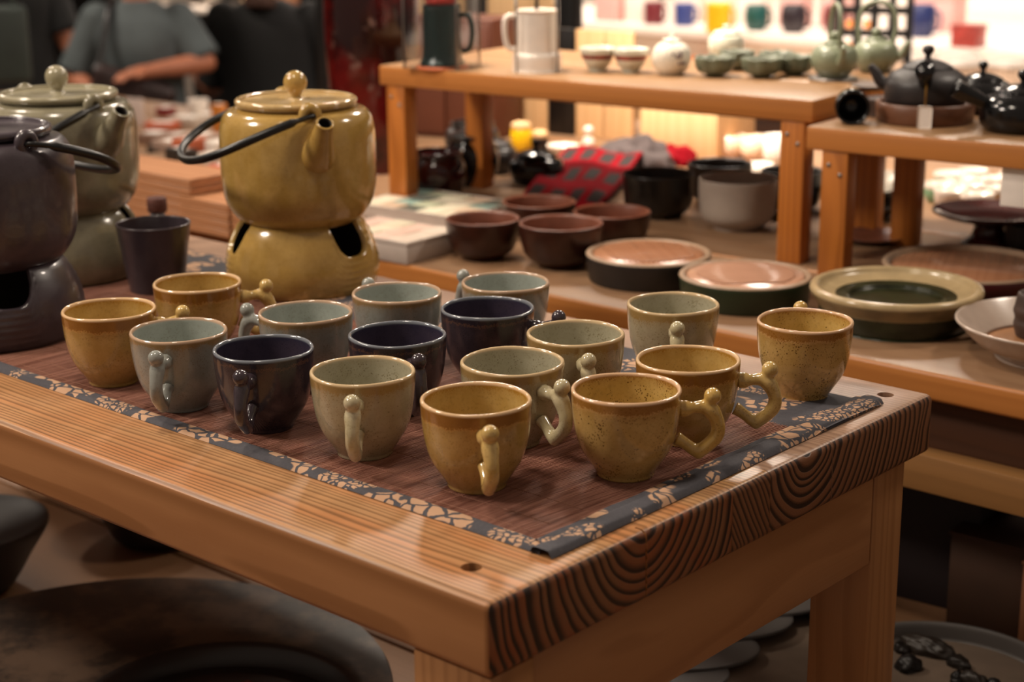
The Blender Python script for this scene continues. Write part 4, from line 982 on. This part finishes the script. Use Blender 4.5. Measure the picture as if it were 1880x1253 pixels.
# slate garden trays at the right
def garden(cx_, cy_, R, label, sxx=1.0):
    t = thing('garden_tray', label, 'tray', (cx_, cy_, ZP), 0, 'slate garden trays')
    lathe('rim', spline([(0, .001), (R*.93, .001), (R*.95, 0), (R, .012), (R*1.01, .026), (R*.995, .032), (R*.965, .030), (R*.955, .022), (R*.95, .014)], 3)+[(R*.93, .012), (0, .012)], M['slate'], t, 96)
    lathe('sand_bed', [(R*.93, .0125), (R*.90, .015), (0, .015)], M['sand'], t, 80)
    return t
Pg = at(1205, 1180, ZP+.015); G1 = Vector((Pg.x, Pg.y, ZP)); garden(G1.x, G1.y, .205, 'grey slate tray with overlapping flat ovals, seen between the table legs')
a1 = 0
for i, (q, lab) in enumerate((((1384, 1116), 'topmost'), ((1306, 1152), 'second from the top'), ((1240, 1200), 'third from the top'), ((1180, 1239), 'fourth from the top'), ((1105, 1275), 'lowest'))):
    P = at(q[0], q[1], ZP+.02); z = ZP+.0155+.0015
    t = thing('flat_stone', 'flat grey oval stone between the table legs, %s of the row' % lab, 'stone', (P.x, P.y, ZP+.0155+.0042*(4-i)), .72, 'flat oval stones')
    lathe('disc', spline([(0, 0), (.058, 0), (.061, .0018), (.058, .0040), (0, .0041)], 4), M['slate'], t, 56, sx=1.45, sy=.85)
Pg = at(1735, 1238, ZP+.03); garden(Pg.x, Pg.y, .125, 'slate tray with sand and dark pebbles at the lower right corner')
for i, (q, r_, sx_, hx) in enumerate((((1705, 1197), .020, 1.9, '2a221c'), ((1665, 1228), .016, 1.0, '141010'), ((1760, 1222), .011, 1.5, '1c1612'), ((1758, 1250), .011, .8, '100c0c'), ((1790, 1256), .014, 1.4, '2c2622'), ((1655, 1196), .011, 1.0, '18120f'), ((1825, 1262), .009, 1.0, '120e0e'))):
    P = at(q[0], q[1], ZP+.0155); m = plain('pebble_%d' % i, hx, .45, .3, 80)
    labs = ['long brownish dark pebble in the lower right tray', 'black pebble touching the table leg in the lower right tray', 'small dark brown pebble right of the long one', 'small black upright pebble near the bottom of the right tray', 'grey-veined pebble at the bottom of the right tray', 'dark pebble half behind the leg above the black one', 'tiny black pebble at the right end of the pebbles']
    lump('pebble', (P.x, P.y, ZP+.0152), r_*.82, sx_, 1.0, .9, m, i*4+1, .35, labs[i], 'stone')['group'] = 'pebbles in the lower right tray'
# cartons under the long table
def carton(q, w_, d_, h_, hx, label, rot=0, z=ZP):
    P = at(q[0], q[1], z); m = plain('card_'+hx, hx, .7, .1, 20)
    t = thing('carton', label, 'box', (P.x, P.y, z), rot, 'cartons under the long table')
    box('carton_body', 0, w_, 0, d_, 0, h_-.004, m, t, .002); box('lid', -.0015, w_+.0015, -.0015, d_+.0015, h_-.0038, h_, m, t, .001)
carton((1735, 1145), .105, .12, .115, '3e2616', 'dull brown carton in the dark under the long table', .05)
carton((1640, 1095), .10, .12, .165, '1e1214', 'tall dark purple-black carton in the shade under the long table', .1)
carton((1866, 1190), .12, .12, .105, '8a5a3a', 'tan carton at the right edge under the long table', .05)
carton((1560, 1010), .08, .05, .23, '6a4426', 'tall narrow tan carton just right of the near table leg', 0)

# ------------------------------------------------------------------ far display counter
M['ctop'] = plain('white_counter', 'f0e4d8', .4, .02); M['cfront'] = wood('pale_counter_front', 'd8a878', 'c0905e', 'Z', .2, .5, 40, .3, .02, .55, 30, .12); M['cloth'] = plain('beige_linen', 'c8b09a', .8, .05)
M['pink'] = plain('pink_card', 'd8a8a0', .6, .06); M['black'] = plain('black_steel', '0c0a0a', .4)
fc = thing('display_counter', 'long bright white-topped counter with mugs behind the riser', 'counter')
CX0, CX1 = -3.75, -.9
box('upper_top', CX0, CX1, 4.10, 5.2, 1.17, 1.20, M['ctop'], fc, .003)
box('upper_front', CX0, CX1, 4.12, 4.14, .95, 1.17, M['cloth'], fc, .002)
box('lower_top', CX0, CX1, 3.70, 4.12, 1.03, 1.055, M['ctop'], fc, .003)
for i in range(9):
    x = CX0+i*.3166
    box('front_panel', x+.002, x+.3146, 3.72, 3.74, .02, 1.03, M['cfront'], fc, .002)
bb = thing('back_panel', 'white panel standing behind the bright counter with the coloured mugs', 'panel', (0, 0, 0))
box('board', CX0, CX1, 5.22, 5.24, .01, 1.75, M['ctop'], bb, .002); box('foot_rail', CX0, CX1, 5.24, 5.30, 0, .04, M['ctop'], bb, .002)
# black posts and pale boards of a rack in front-left of it
def post(q, d, lab):
    P = far(q[0], q[1], d); t = thing('rack_post', lab, 'post', (P.x, P.y, 0), 0)
    box('post', -.022, .022, -.022, .022, 0.01, 2.1, M['black'], t, .003); box('foot', -.04, .04, -.04, .04, 0, .01, M['black'], t, .002)
post((1047, 60), 4.05, 'black rack post rising behind the white jug')
post((874, 30), 4.3, 'black rack post between the teal jug and the white jug')
post((598, 60), 5.3, 'black post beside the woman in the black T-shirt')
P = far(915, 60, 4.6); t = thing('wood_panel', 'tall pale wooden panel standing behind the white jug', 'panel', (P.x, P.y, 0), .35)
for i in range(3): box('board', -.16+i*.107, -.16+i*.107+.105, 0, .02, 0, 2.0, M['paleboard'], t, .002)
M['cab'] = plain('reddish_brown_veneer', '5a2e1c', .5, .15, 8)
P = at(893, 262, ZB); t = thing('wooden_chest', 'reddish brown wooden chest behind the dark jars at the left under the riser', 'chest', (P.x, P.y+.02, ZB), .25)
box('carcass', -.205, 0, 0, .12, 0, .235, M['cab'], t, .003)
for x0 in (-.200, -.100): box('door', x0, x0+.095, -.006, -.0005, .010, .225, M['cab'], t, .001)
P = at(1150, 262, ZB); t = thing('board_screen', 'pale board screen with a black upright behind the yellow canister', 'screen', (P.x, P.y+.02, ZB), .12)
for i in range(5):
    if i != 2: box('board', -.33+i*.066, -.33+i*.066+.064, 0, .012, 0, .21, M['paleboard'], t, .001)
box('black_upright', -.196, -.136, -.002, .014, 0, .21, M['black'], t, .001)
# mugs on the counter
def far_mug(q, d, R, Hh, hx, label, round_=False, z=1.2):
    P = at(q[0], q[1], z); m = plain('mugc_'+hx+label[:3], hx, .3, .04)
    t = thing('coloured_mug', label, 'mug', (P.x, P.y, z), toward(P, 60), 'coloured mugs on the counter')
    if round_: pr_ = spline([(0, .001), (R*.7, .001), (R*.72, 0), (R*.95, Hh*.25), (R*1.05, Hh*.5), (R*.98, Hh*.8), (R*.85, Hh)], 4)
    else: pr_ = spline([(0, .001), (R*.85, .001), (R*.88, 0), (R*.97, Hh*.1), (R, Hh*.5), (R, Hh)], 4)
    lathe('body', pr_+[(pr_[-1][0]-.004, Hh), (R*.8, Hh*.3), (0, .006)], m, t, 40)
    tube('handle', spline([(R*.94, 0, Hh*.8), (R*1.35, 0, Hh*.78), (R*1.5, 0, Hh*.5), (R*1.3, 0, Hh*.25), (R*.93, 0, Hh*.22)], 5), .005, m, t)
far_mug((1200, 44), 0, .035, .078, '6e2a30', 'maroon straight-sided mug, leftmost on the bright counter')
far_mug((1256, 47), 0, .035, .078, '38447e', 'blue straight-sided mug right of the leftmost maroon one')
far_mug((1318, 60), 0, .042, .10, 'f0b81c', 'bright yellow mug on the bright counter')
far_mug((1388, 56), 0, .040, .088, '1c4e4a', 'teal round-bellied mug on the bright counter', True)
far_mug((1456, 60), 0, .043, .094, '2a2228', 'black round-bellied mug on the bright counter', True)
far_mug((1530, 60), 0, .036, .09, '6a1c22', 'maroon round-bellied mug behind the celadon teapot handles', True)
far_mug((1690, 68), 0, .047, .105, '26305e', 'navy round-bellied mug at the right end of the bright counter', True)
# boxes behind the mugs
def far_box(q, z, w_, d_, h_, mat_, label, cat='box', grp='gift boxes on the counter', name='gift_box', rot=.0, dy=.08):
    P = at(q[0], q[1], z); t = thing(name, label, cat, (P.x, P.y+dy, z), rot, grp)
    box('box_body', -w_/2, w_/2, 0, d_, 0, h_*.8, mat_, t, .002); box('lid', -w_/2-.002, w_/2+.002, -.002, d_+.002, h_*.8+.0005, h_, mat_, t, .002)
for q, lab in (((1085, 42), 'farthest left'), ((1140, 44), 'left of the maroon straight mug'), ((1228, 44), 'between the maroon and blue mugs'), ((1290, 46), 'between the blue and yellow mugs'), ((1350, 50), 'between the yellow and teal mugs'), ((1425, 52), 'between the teal and black mugs'), ((1500, 54), 'right of the black mug')):
    far_box(q, 1.2, .095, .08, .13, M['pink'] if 'black' in lab or 'farthest' in lab else M['bxl'] if 'bxl' in M else M['ctop'], 'pale gift box on the bright counter, %s' % lab)
far_box((1688, 62), 1.2, .15, .1, .13, M['pink'], 'large pink gift box behind the navy mug')
# lower tier: small bright cups
for q, hx, R_, lab in (((1197, 96), 'e08820', .030, 'orange bowl at the left of the lower tier'), ((1243, 97), 'f0a010', .034, 'amber bowl right of the orange one on the lower tier'), ((1296, 96), '1e5450', .030, 'teal bowl on the lower tier'), ((1412, 104), '6e2028', .034, 'crimson bowl on the lower tier behind the lotus bowls'), ((1470, 106), 'f07818', .036, 'round orange cup on the lower tier left of the celadon teapots'), ((1532, 100), 'e87018', .020, 'orange cup seen through the arched handle'), ((1180, 90), '2c3c78', .02, 'small blue cup at the far left of the lower tier'), ((1556, 100), '3a4a78', .018, 'grey-blue cup beside the orange cup behind the teapot handle')):
    P = at(q[0], q[1], 1.055); m = plain('cupc_'+hx, hx, .35, .04)
    t = thing('small_cup', lab, 'cup', (P.x, min(P.y, 4.05), 1.055), 0, 'small bright cups on the lower tier')
    pr_, sl = bowl_prof(R_, R_*1.5, R_*.6, bulge=.8, th=.003); lathe('body', pr_, m, t, 36)
for q, lab in (((1036, 82), 'leftmost'), ((1094, 84), 'second from the left'), ((1152, 88), 'third from the left'), ((1385, 92), 'behind the lotus bowls')):
    P = at(q[0], q[1], 1.055)
    t = thing('linen_pouch_box', 'beige linen-covered box on the lower tier, %s' % lab, 'box', (P.x, min(P.y, 4.0), 1.055), 0, 'linen boxes on the lower tier')
    box('box_body', -.05, .05, 0, .07, 0, .055, M['cloth'], t, .003); box('lid', -.051, .051, -.001, .071, .0552, .068, M['cloth'], t, .003)

# patterned canisters at the right
k = NT('floral_porcelain'); v = k.coord()
vn = k.n('ShaderNodeTexVoronoi', i_Vector=v, i_Scale=75.).outputs['Distance']; nn = k.noise(v, 30, 3)
M['floral'] = k.fin(k.mix(k.step(k.math('ADD', vn, k.math('MULTIPLY', nn, .5)), .52, .40), hexc('d8bca4'), hexc('7a5a4c')), .25)
M['floralr'] = plain('red_printed_porcelain', 'a8433c', .3, .4, 60)
fs = thing('side_counter', 'pale counter behind the black teapots, carrying patterned canisters', 'counter')
box('counter_top', -1.98, .6, 3.1, 3.66, 1.12, 1.15, M['ctop'], fs, .003); box('counter_front', -1.96, .58, 3.12, 3.14, 0, 1.12, M['dkwood'], fs, .002)
for x in (-1.94, .5): box('leg', x, x+.06, 3.58, 3.64, 0, 1.12, M['dkwood'], fs, .002)
for i, (px, py, R_, h_, lab, red) in enumerate(((1675, 160, .062, .075, 'leftmost, beside the celadon teapot spout', 0), (1760, 178, .066, .085, 'second from the left, behind the charcoal teapot', 0), (1850, 180, .070, .085, 'at the right edge', 0), (1700, 120, .055, .075, 'in the back row at the left', 0), (1812, 110, .055, .08, 'in the back row with a red print', 1), (1895, 130, .055, .08, 'in the back row at the right edge', 0))):
    P = at(px, py, 1.15); t = thing('patterned_canister', 'flower-printed canister with white lid, %s' % lab, 'canister', (P.x, min(3.595, max(3.17, P.y)), 1.15), 0, 'patterned canisters')
    lathe('body', spline([(0, .001), (R_*.9, .001), (R_*.93, 0), (R_, .02), (R_, h_-.01), (R_*.97, h_), (0, h_)], 3), M['floralr'] if red else M['floral'], t, 48)
    lathe('lid', spline([(0, h_+.0005), (R_*1.02, h_+.0005), (R_*1.03, h_+.008), (R_*.9, h_+.018), (R_*.5, h_+.024), (0, h_+.026)], 3), M['cupw'], t, 48)
far_box((1822, 78), 1.2, .085, .07, .07, M['floralr'], 'small red and cream gift box above the patterned canisters', dy=-.2)
# black lattice with amber lamps
P = far(1605, 60, 4.12); t = thing('lattice_screen', 'black lattice screen with amber lights behind the celadon teapots', 'screen', (P.x, P.y, 0), .45)
for i in range(5): box('upright', -.085+i*.042-.009, -.085+i*.042+.009, -.01, .01, 0, 1.75, M['black'], t, .002)
for i in range(14): box('crossbar', -.09, .09, -.008, .008, .9+i*.055, .9+i*.055+.018, M['black'], t, .001)
k = NT('amber_lamp'); k.b.inputs['Emission Color'].default_value = (1, .32, .07, 1); k.b.inputs['Emission Strength'].default_value = 1.3; M['amber'] = k.fin((.6, .2, .05, 1), .4)
for i in range(2):
    for j in range(6):
        bm = bmesh.new(); ball_bm(bm, (0, 0, 0), .011, sub=2)
        P2 = P+Vector((.04, .05, 0)); a = .45
        o = from_bm('bulb', bm, M['amber'], t, (-.064+i*.042, .05, 1.09+j*.055), None, True)
# dark shelf mass behind right
P = far(1800, 30, 8.2); t = thing('dark_shelf', 'dark shelving unit far behind the patterned canisters', 'shelf', (P.x, P.y, 0), .5)
box('side', -.5, -.46, 0, .4, 0, 2.2, M['dkwood'], t, .002); box('side', .5, .54, 0, .4, 0, 2.2, M['dkwood'], t, .002)
for z0 in (.3, .8, 1.3, 1.8): box('shelf_board', -.46, .5, 0, .4, z0, z0+.03, M['dkwood'], t, .002)
box('back_panel', -.46, .5, .38, .4, 0, 2.2, M['black'], t, 0)
P = at(1748, 100, 1.15); t = thing('slim_pole', 'thin pale metal pole right of the navy mug', 'pole', (P.x, min(P.y, 3.6), 1.15))
tube('pole', [(0, 0, .01), (0, 0, .40)], .009, M['steel'], t, 12); lathe('foot', [(0, 0), (.03, 0), (.03, .006), (0, .01)], M['steel'], t, 24)

# ------------------------------------------------------------------ big oxblood vase
k = NT('oxblood_flambe'); v = k.coord()
n1 = k.noise(v, 7, 3, .6); n2 = k.noise(v, 22, 3, .6)
M['flambe'] = k.fin(k.mix(k.step(n2, .62, .74), k.mix(k.step(n1, .4, .62), hexc('5a1210'), hexc('1c0808')), hexc('6a5048')), .12)
P = at(690, 312, ZB); t = thing('tall_vase', 'tall glossy oxblood vase with pale streaks behind the mustard teapot', 'vase', (P.x, P.y, ZB))
lathe('body', spline([(0, .002), (.050, .002), (.053, 0), (.062, .05), (.074, .12), (.081, .20), (.083, .27), (.078, .34), (.062, .40), (.044, .44), (.040, .48), (.056, .52), (.052, .521), (.036, .48), (0, .40)], 5), M['flambe'], t, 72)

# ------------------------------------------------------------------ goods table at the far left
gt = thing('goods_table', 'wooden table of small goods in front of the shoppers', 'table')
for i in range(3): box('plank', -4.6, -2.75, 1.95+i*.25, 2.195+i*.25, .97, 1.0, M['bt_top'], gt, .003)
for x in (-4.55, -2.85):
    for y in (1.98, 2.62): box('leg', x, x+.06, y, y+.05, 0, .97, M['bt_side'], gt, .003)
GL = [((250, 232), (.06, .003, .085), 'd8c8c0', 'white upright card at the left of the goods table'), ((300, 236), (.10, .06, .02), 'c05830', 'orange flat box on the goods table'), ((345, 232), (.10, .07, .03), 'b8a898', 'long pale grey box on the goods table'), ((395, 226), (.12, .07, .03), 'c0b0a0', 'pale grey box beside the teapot handle on the goods table'), ((405, 262), (.035, .03, .11), 'c87828', 'orange upright carton beside the mustard teapot'), ((425, 280), (.04, .03, .05), 'd8ccc0', 'small white box beside the orange carton'), ((285, 262), (.09, .08, .03), '8a6a58', 'brown flat box on the goods table'), ((335, 262), (.11, .07, .025), '9a7a6a', 'dull pink-brown flat box on the goods table'), ((310, 285), (.10, .06, .03), '2c241c', 'black flat box at the front of the goods table'), ((370, 282), (.09, .06, .02), 'b88058', 'tan flat box at the front of the goods table'), ((305, 214), (.05, .04, .03), '7a2824', 'small dark red box at the back of the goods table')]
for q, sz, hx, lab in GL:
    P = at(q[0], q[1], 1.0); P.y = max(2.0, min(2.62, P.y)); m = plain('goods_'+hx, hx, .5, .08)
    t = thing('goods_box' if sz[1] > .01 else 'card', lab, 'box' if sz[1] > .01 else 'card', (P.x, P.y, 1.0), random.uniform(.2, 1.0), 'goods on the far table')
    box('sleeve', -sz[0]/2, sz[0]/2, -sz[1]/2, sz[1]/2, 0, sz[2], m, t, .002 if sz[1] > .01 else .0005)
    if sz[1] > .01: box('label_strip', -sz[0]*.3, sz[0]*.3, -sz[1]*.3, sz[1]*.3, sz[2], sz[2]+.001, M['paper'], t, 0)
P = at(366, 222, 1.0); t = thing('white_cup', 'tall white cup on the goods table before the black T-shirt', 'cup', (P.x, P.y, 1.0))
lathe('body', spline([(0, .001), (.018, .001), (.02, 0), (.028, .02), (.032, .06), (.030, .062), (.026, .02), (0, .006)], 4), M['wht'], t, 32)
# bright shelf far behind the shoppers
bs = thing('far_bright_shelf', 'bright white shelf far behind the shoppers', 'shelf')
Pz = far(360, 20, 8.0)
for z0 in (1.05, 1.30, 1.55): box('shelf_board', Pz.x-1.0, Pz.x+1.9, Pz.y+.3, Pz.y+.7, z0, z0+.03, M['ctop'], bs, .003)
for x in (-1.0, .6, 1.86): box('side', Pz.x+x, Pz.x+x+.04, Pz.y+.3, Pz.y+.7, 0, 1.8, M['ctop'], bs, .003)
for i in range(8):
    hx = ['e8dcd0', 'd8b890', 'c88860', 'e0d0c0'][i % 4]
    t = thing('shelf_jar', 'pale jar on the far bright shelf, %s from the left' % ORD[i], 'jar', (Pz.x-.5+i*.3, Pz.y+.5, 1.08), 0, 'jars on the far bright shelf')
    lathe('body', spline([(0, 0), (.04, 0), (.05, .04), (.045, .09), (.03, .1), (0, .1)], 3), plain('jarc_%d' % i, hx, .4), t, 24)
area('shelf_strip_light', (Pz.x+.6, Pz.y+.1, 2.2), (Pz.x+.6, Pz.y+.5, 1.1), 2.4, 90, (1, .84, .7), .15)

# ------------------------------------------------------------------ shoppers
M['skin'] = plain('skin', 'a8684a', .55, .05, 20); M['hair'] = plain('brown_hair', '3a2014', .6, .3, 200); M['hairk'] = plain('black_hair', '120c0a', .5, .3, 200)
M['tee_g'] = plain('grey_tee', '4a5254', .85, .12, 12); M['tee_b'] = plain('black_tee', '050505', .9, .2, 12); M['jeans'] = plain('dark_trousers', '16161a', .85, .2, 12)
M['bagl'] = plain('dark_brown_leather', '2a1614', .45, .25, 20); M['eye'] = plain('eye_white', 'd8d0c8', .3); M['lips'] = plain('lips', '8a4038', .5); M['bagg'] = plain('grey_green_bag', '2e3834', .6, .2, 10)
def loft(bm, secs, seg=28):
    rings = [[bm.verts.new((x+hx*math.cos(2*PI*q/seg), y+hy*math.copysign(abs(math.sin(2*PI*q/seg))**.85, math.sin(2*PI*q/seg)), z)) for q in range(seg)] for x, y, z, hx, hy in secs]
    for A, B in zip(rings, rings[1:]):
        for q in range(seg): bm.faces.new((A[q], A[(q+1) % seg], B[(q+1) % seg], B[q]))
    bm.faces.new(rings[0][::-1]); bm.faces.new(rings[-1])
def person(P, az, shirt, hairm, label, L_arm, R_arm, hs=1.0, hair_len=.0, group=None, wide=1.0):
    """P: feet. Local +x is where the person faces, +y their left. arms: elbow, wrist in local metres."""
    t = thing('person', label, 'person', (P.x, P.y, 0), az, group); t.scale = (hs, hs, hs); W = wide
    sh = 1.30
    bm = bmesh.new()
    loft(bm, spline([(0, 0, .84, .10, .145*W), (0, 0, .95, .10, .150*W), (.005, 0, 1.06, .088, .125*W), (.01, 0, 1.20, .100, .145*W), (0, 0, 1.29, .085, .150*W), (0, 0, 1.345, .060, .090*W), (0, 0, 1.37, .050, .052), (.005, 0, 1.46, .048, .048)], 4))
    for s_, arm in ((1, L_arm), (-1, R_arm)):
        S0 = Vector((0, s_*.155*W, sh-.01)); el, wr = Vector(arm[0]), Vector(arm[1])
        ball_bm(bm, S0, .056)
        tube_bm(bm, [S0, S0.lerp(el, .5), el], [.055, .047, .040], 16); ball_bm(bm, el, .040)
        tube_bm(bm, [el, el.lerp(wr, .35), wr], [.040, .040, .027], 16)
    for s_ in (1, -1):
        tube_bm(bm, spline([(0, s_*.085, .88), (.005, s_*.095, .66), (.012, s_*.10, .48), (-.008, s_*.10, .33), (0, s_*.10, .08)], 4), [.088, .085, .082, .079, .075, .070, .065, .060, .057, .056, .055, .053, .050, .046, .042, .038, .038], 16)
        tube_bm(bm, [(-.03, s_*.10, .04), (.07, s_*.10, .045), (.16, s_*.105, .03)], [.036, .038, .028], 14)
    mesh_obj('body', fuse(bm, .010, 3), M['skin'], t)
    # head
    bm = bmesh.new(); ball_bm(bm, (.02, 0, 1.545), .095, 1.02, .80, 1.18, 3)
    ball_bm(bm, (.055, 0, 1.475), .045, 1, 1, .9, 2); tube_bm(bm, [(0, 0, 1.36), (.01, 0, 1.49)], .050, 16)
    tube_bm(bm, [(.108, 0, 1.565), (.124, 0, 1.53), (.112, 0, 1.52)], [.008, .013, .012], 10)
    for s in (1, -1): ball_bm(bm, (.01, s*.080, 1.545), .022, .7, .4, 1.3, 2)
    hm = fuse(bm, .005, 3); mesh_obj('head', hm, M['skin'], t); hd = t.children[-1]
    for s in (1, -1):
        b2 = bmesh.new(); ball_bm(b2, (.100, s*.032, 1.562), .0115, sub=2); from_bm('eye', b2, M['eye'], hd, smooth=True)
    b2 = bmesh.new(); ball_bm(b2, (.106, 0, 1.492), .019, .5, 1.2, .35, 2); from_bm('mouth', b2, M['lips'], hd, smooth=True)
    bm = bmesh.new(); ball_bm(bm, (-.005, 0, 1.575), .108, 1.0, .92, 1.06, 3)
    for vtx in list(bm.verts):
        if vtx.co.x > .055 and vtx.co.z < 1.61: vtx.co.x = .045
    if hair_len: tube_bm(bm, [(-.04, 0, 1.56), (-.075, 0, 1.45), (-.095, 0, 1.56-hair_len)], [.085, .080, .06], 18)
    fm = fuse(bm, .007, 2); mesh_obj('hair', fm, hairm, t)
    # shirt
    bm = bmesh.new()
    loft(bm, spline([(0, 0, .80, .125, .180*W), (0, 0, .90, .125, .178*W), (.005, 0, 1.05, .120, .168*W), (.01, 0, 1.19, .124, .172*W), (0, 0, 1.28, .108, .175*W), (0, 0, 1.335, .080, .125*W), (0, 0, 1.372, .062, .070)], 4))
    for s_, arm in ((1, L_arm), (-1, R_arm)):
        S0 = Vector((0, s_*.158*W, sh-.005)); el = Vector(arm[0]); dn = (el-S0)
        ball_bm(bm, S0, .070); tube_bm(bm, [S0, S0+dn*.5, S0+dn*.93], [.069, .068, .072], 18)
    mesh_obj('t_shirt', fuse(bm, .009, 3), shirt, t)
    bm = bmesh.new(); loft(bm, [(0, 0, .76, .125, .165*W), (0, 0, .86, .120, .165*W), (0, 0, .94, .112, .160*W)])
    for s_ in (1, -1): tube_bm(bm, [(0, s_*.085, .84), (.008, s_*.095, .5), (0, s_*.10, .09)], [.104, .082, .074], 18)
    mesh_obj('trousers', fuse(bm, .012, 3), M['jeans'], t)
    # hands: palm, four fingers and thumb
    for s, arm in ((1, L_arm), (-1, R_arm)):
        el, wr = Vector(arm[0]), Vector(arm[1]); d = (wr-el).normalized(); sdv = d.cross(Vector((0, 0, 1))); sdv = sdv.normalized() if sdv.length > .1 else Vector((0, 1, 0)); upv = sdv.cross(d)
        bm = bmesh.new(); ball_bm(bm, wr+d*.045, .042, 1, 1, .55, 2)
        tube_bm(bm, [wr-d*.02, wr+d*.03], [.026, .028], 12)
        for q, Lf in zip((-1.5, -.5, .5, 1.5), (.060, .072, .068, .052)):
            b0 = wr+d*.070+sdv*q*.019; tube_bm(bm, [b0, b0+d*Lf*.5-upv*.004, b0+d*Lf-upv*.022], [.0095, .009, .007], 8)
        b0 = wr+d*.025-sdv*.028; tube_bm(bm, [b0, b0+d*.025-sdv*.022, b0+d*.055-sdv*.026-upv*.01], [.011, .010, .008], 8)
        mesh_obj('hand', fuse(bm, .004, 2), M['skin'], t)
    return t
def on_floor(px, d):
    P = far(px, 60, d); return Vector((P.x, P.y, 0))
# grey T-shirt, facing the camera
P1 = on_floor(255, 6.2); f1 = toward(P1, -8)
t = person(P1, f1, M['tee_g'], M['hairk'], 'person in a grey T-shirt facing us, dark bag strap across the chest', ((.06, .26, 1.13), (.24, .05, 1.12)), ((.02, -.26, 1.08), (.20, -.14, 1.01)), .94)
def strap(parent, pts, name, m, r=.014):
    tube(name, spline(pts, 6), r, m, parent, 8)
bagP = t.matrix_world
bg = thing('shoulder_bag', 'dark brown leather shoulder bag held before the grey T-shirt', 'bag', (P1.x, P1.y, 0), f1)
bg.scale = (.94, .94, .94)
bm = bmesh.new(); box_bm(bm, .165, .235, -.18, .14, .93, 1.10, .03, 4); bmesh.ops.rotate(bm, verts=bm.verts, cent=(.19, 0, 1.01), matrix=Matrix.Rotation(-.35, 3, 'X'))
from_bm('pouch', bm, M['bagl'], bg, smooth=True)
strap(bg, [(.19, -.15, 1.12), (.17, -.13, 1.16), (.10, -.10, 1.32), (.0, -.09, 1.385), (-.10, -.05, 1.32)], 'strap', M['rod'])
# black T-shirt, seen from behind
P2 = on_floor(490, 6.4); f2 = toward(P2, 180-14)
person(P2, f2, M['tee_b'], M['hair'], 'person in a black T-shirt with brown hair seen from behind, arm reaching left', ((.10, .27, 1.00), (.30, .42, 1.08)), ((.05, -.28, 1.03), (.20, -.25, .95)), .93, .22, None, 1.15)
# dark clothed person at the left edge with bare arm
P3 = on_floor(10, 6.9); f3 = toward(P3, 25)
person(P3, f3, M['tee_b'], M['hairk'], 'person in black at the left edge with one bare arm hanging forward', ((.06, .22, 1.03), (.13, .30, .85)), ((.04, -.25, 1.05), (.10, -.26, .82)), 1.05, 0, None, 1.1)
P4 = on_floor(-14, 5.3); t = thing('tote_bag', 'grey-green tote bag at the upper left corner', 'bag', (P4.x, P4.y, 1.1), toward(P4, 0)+PI/2)
box('bag_body', -.11, .11, -.04, .04, .0, .24, M['bagg'], t, .02, 3)
tube('bag_handle', spline([(-.07, 0, .22), (-.06, 0, .42), (0, 0, .50), (.06, 0, .42), (.07, 0, .22)], 5), .008, M['bagg'], t)
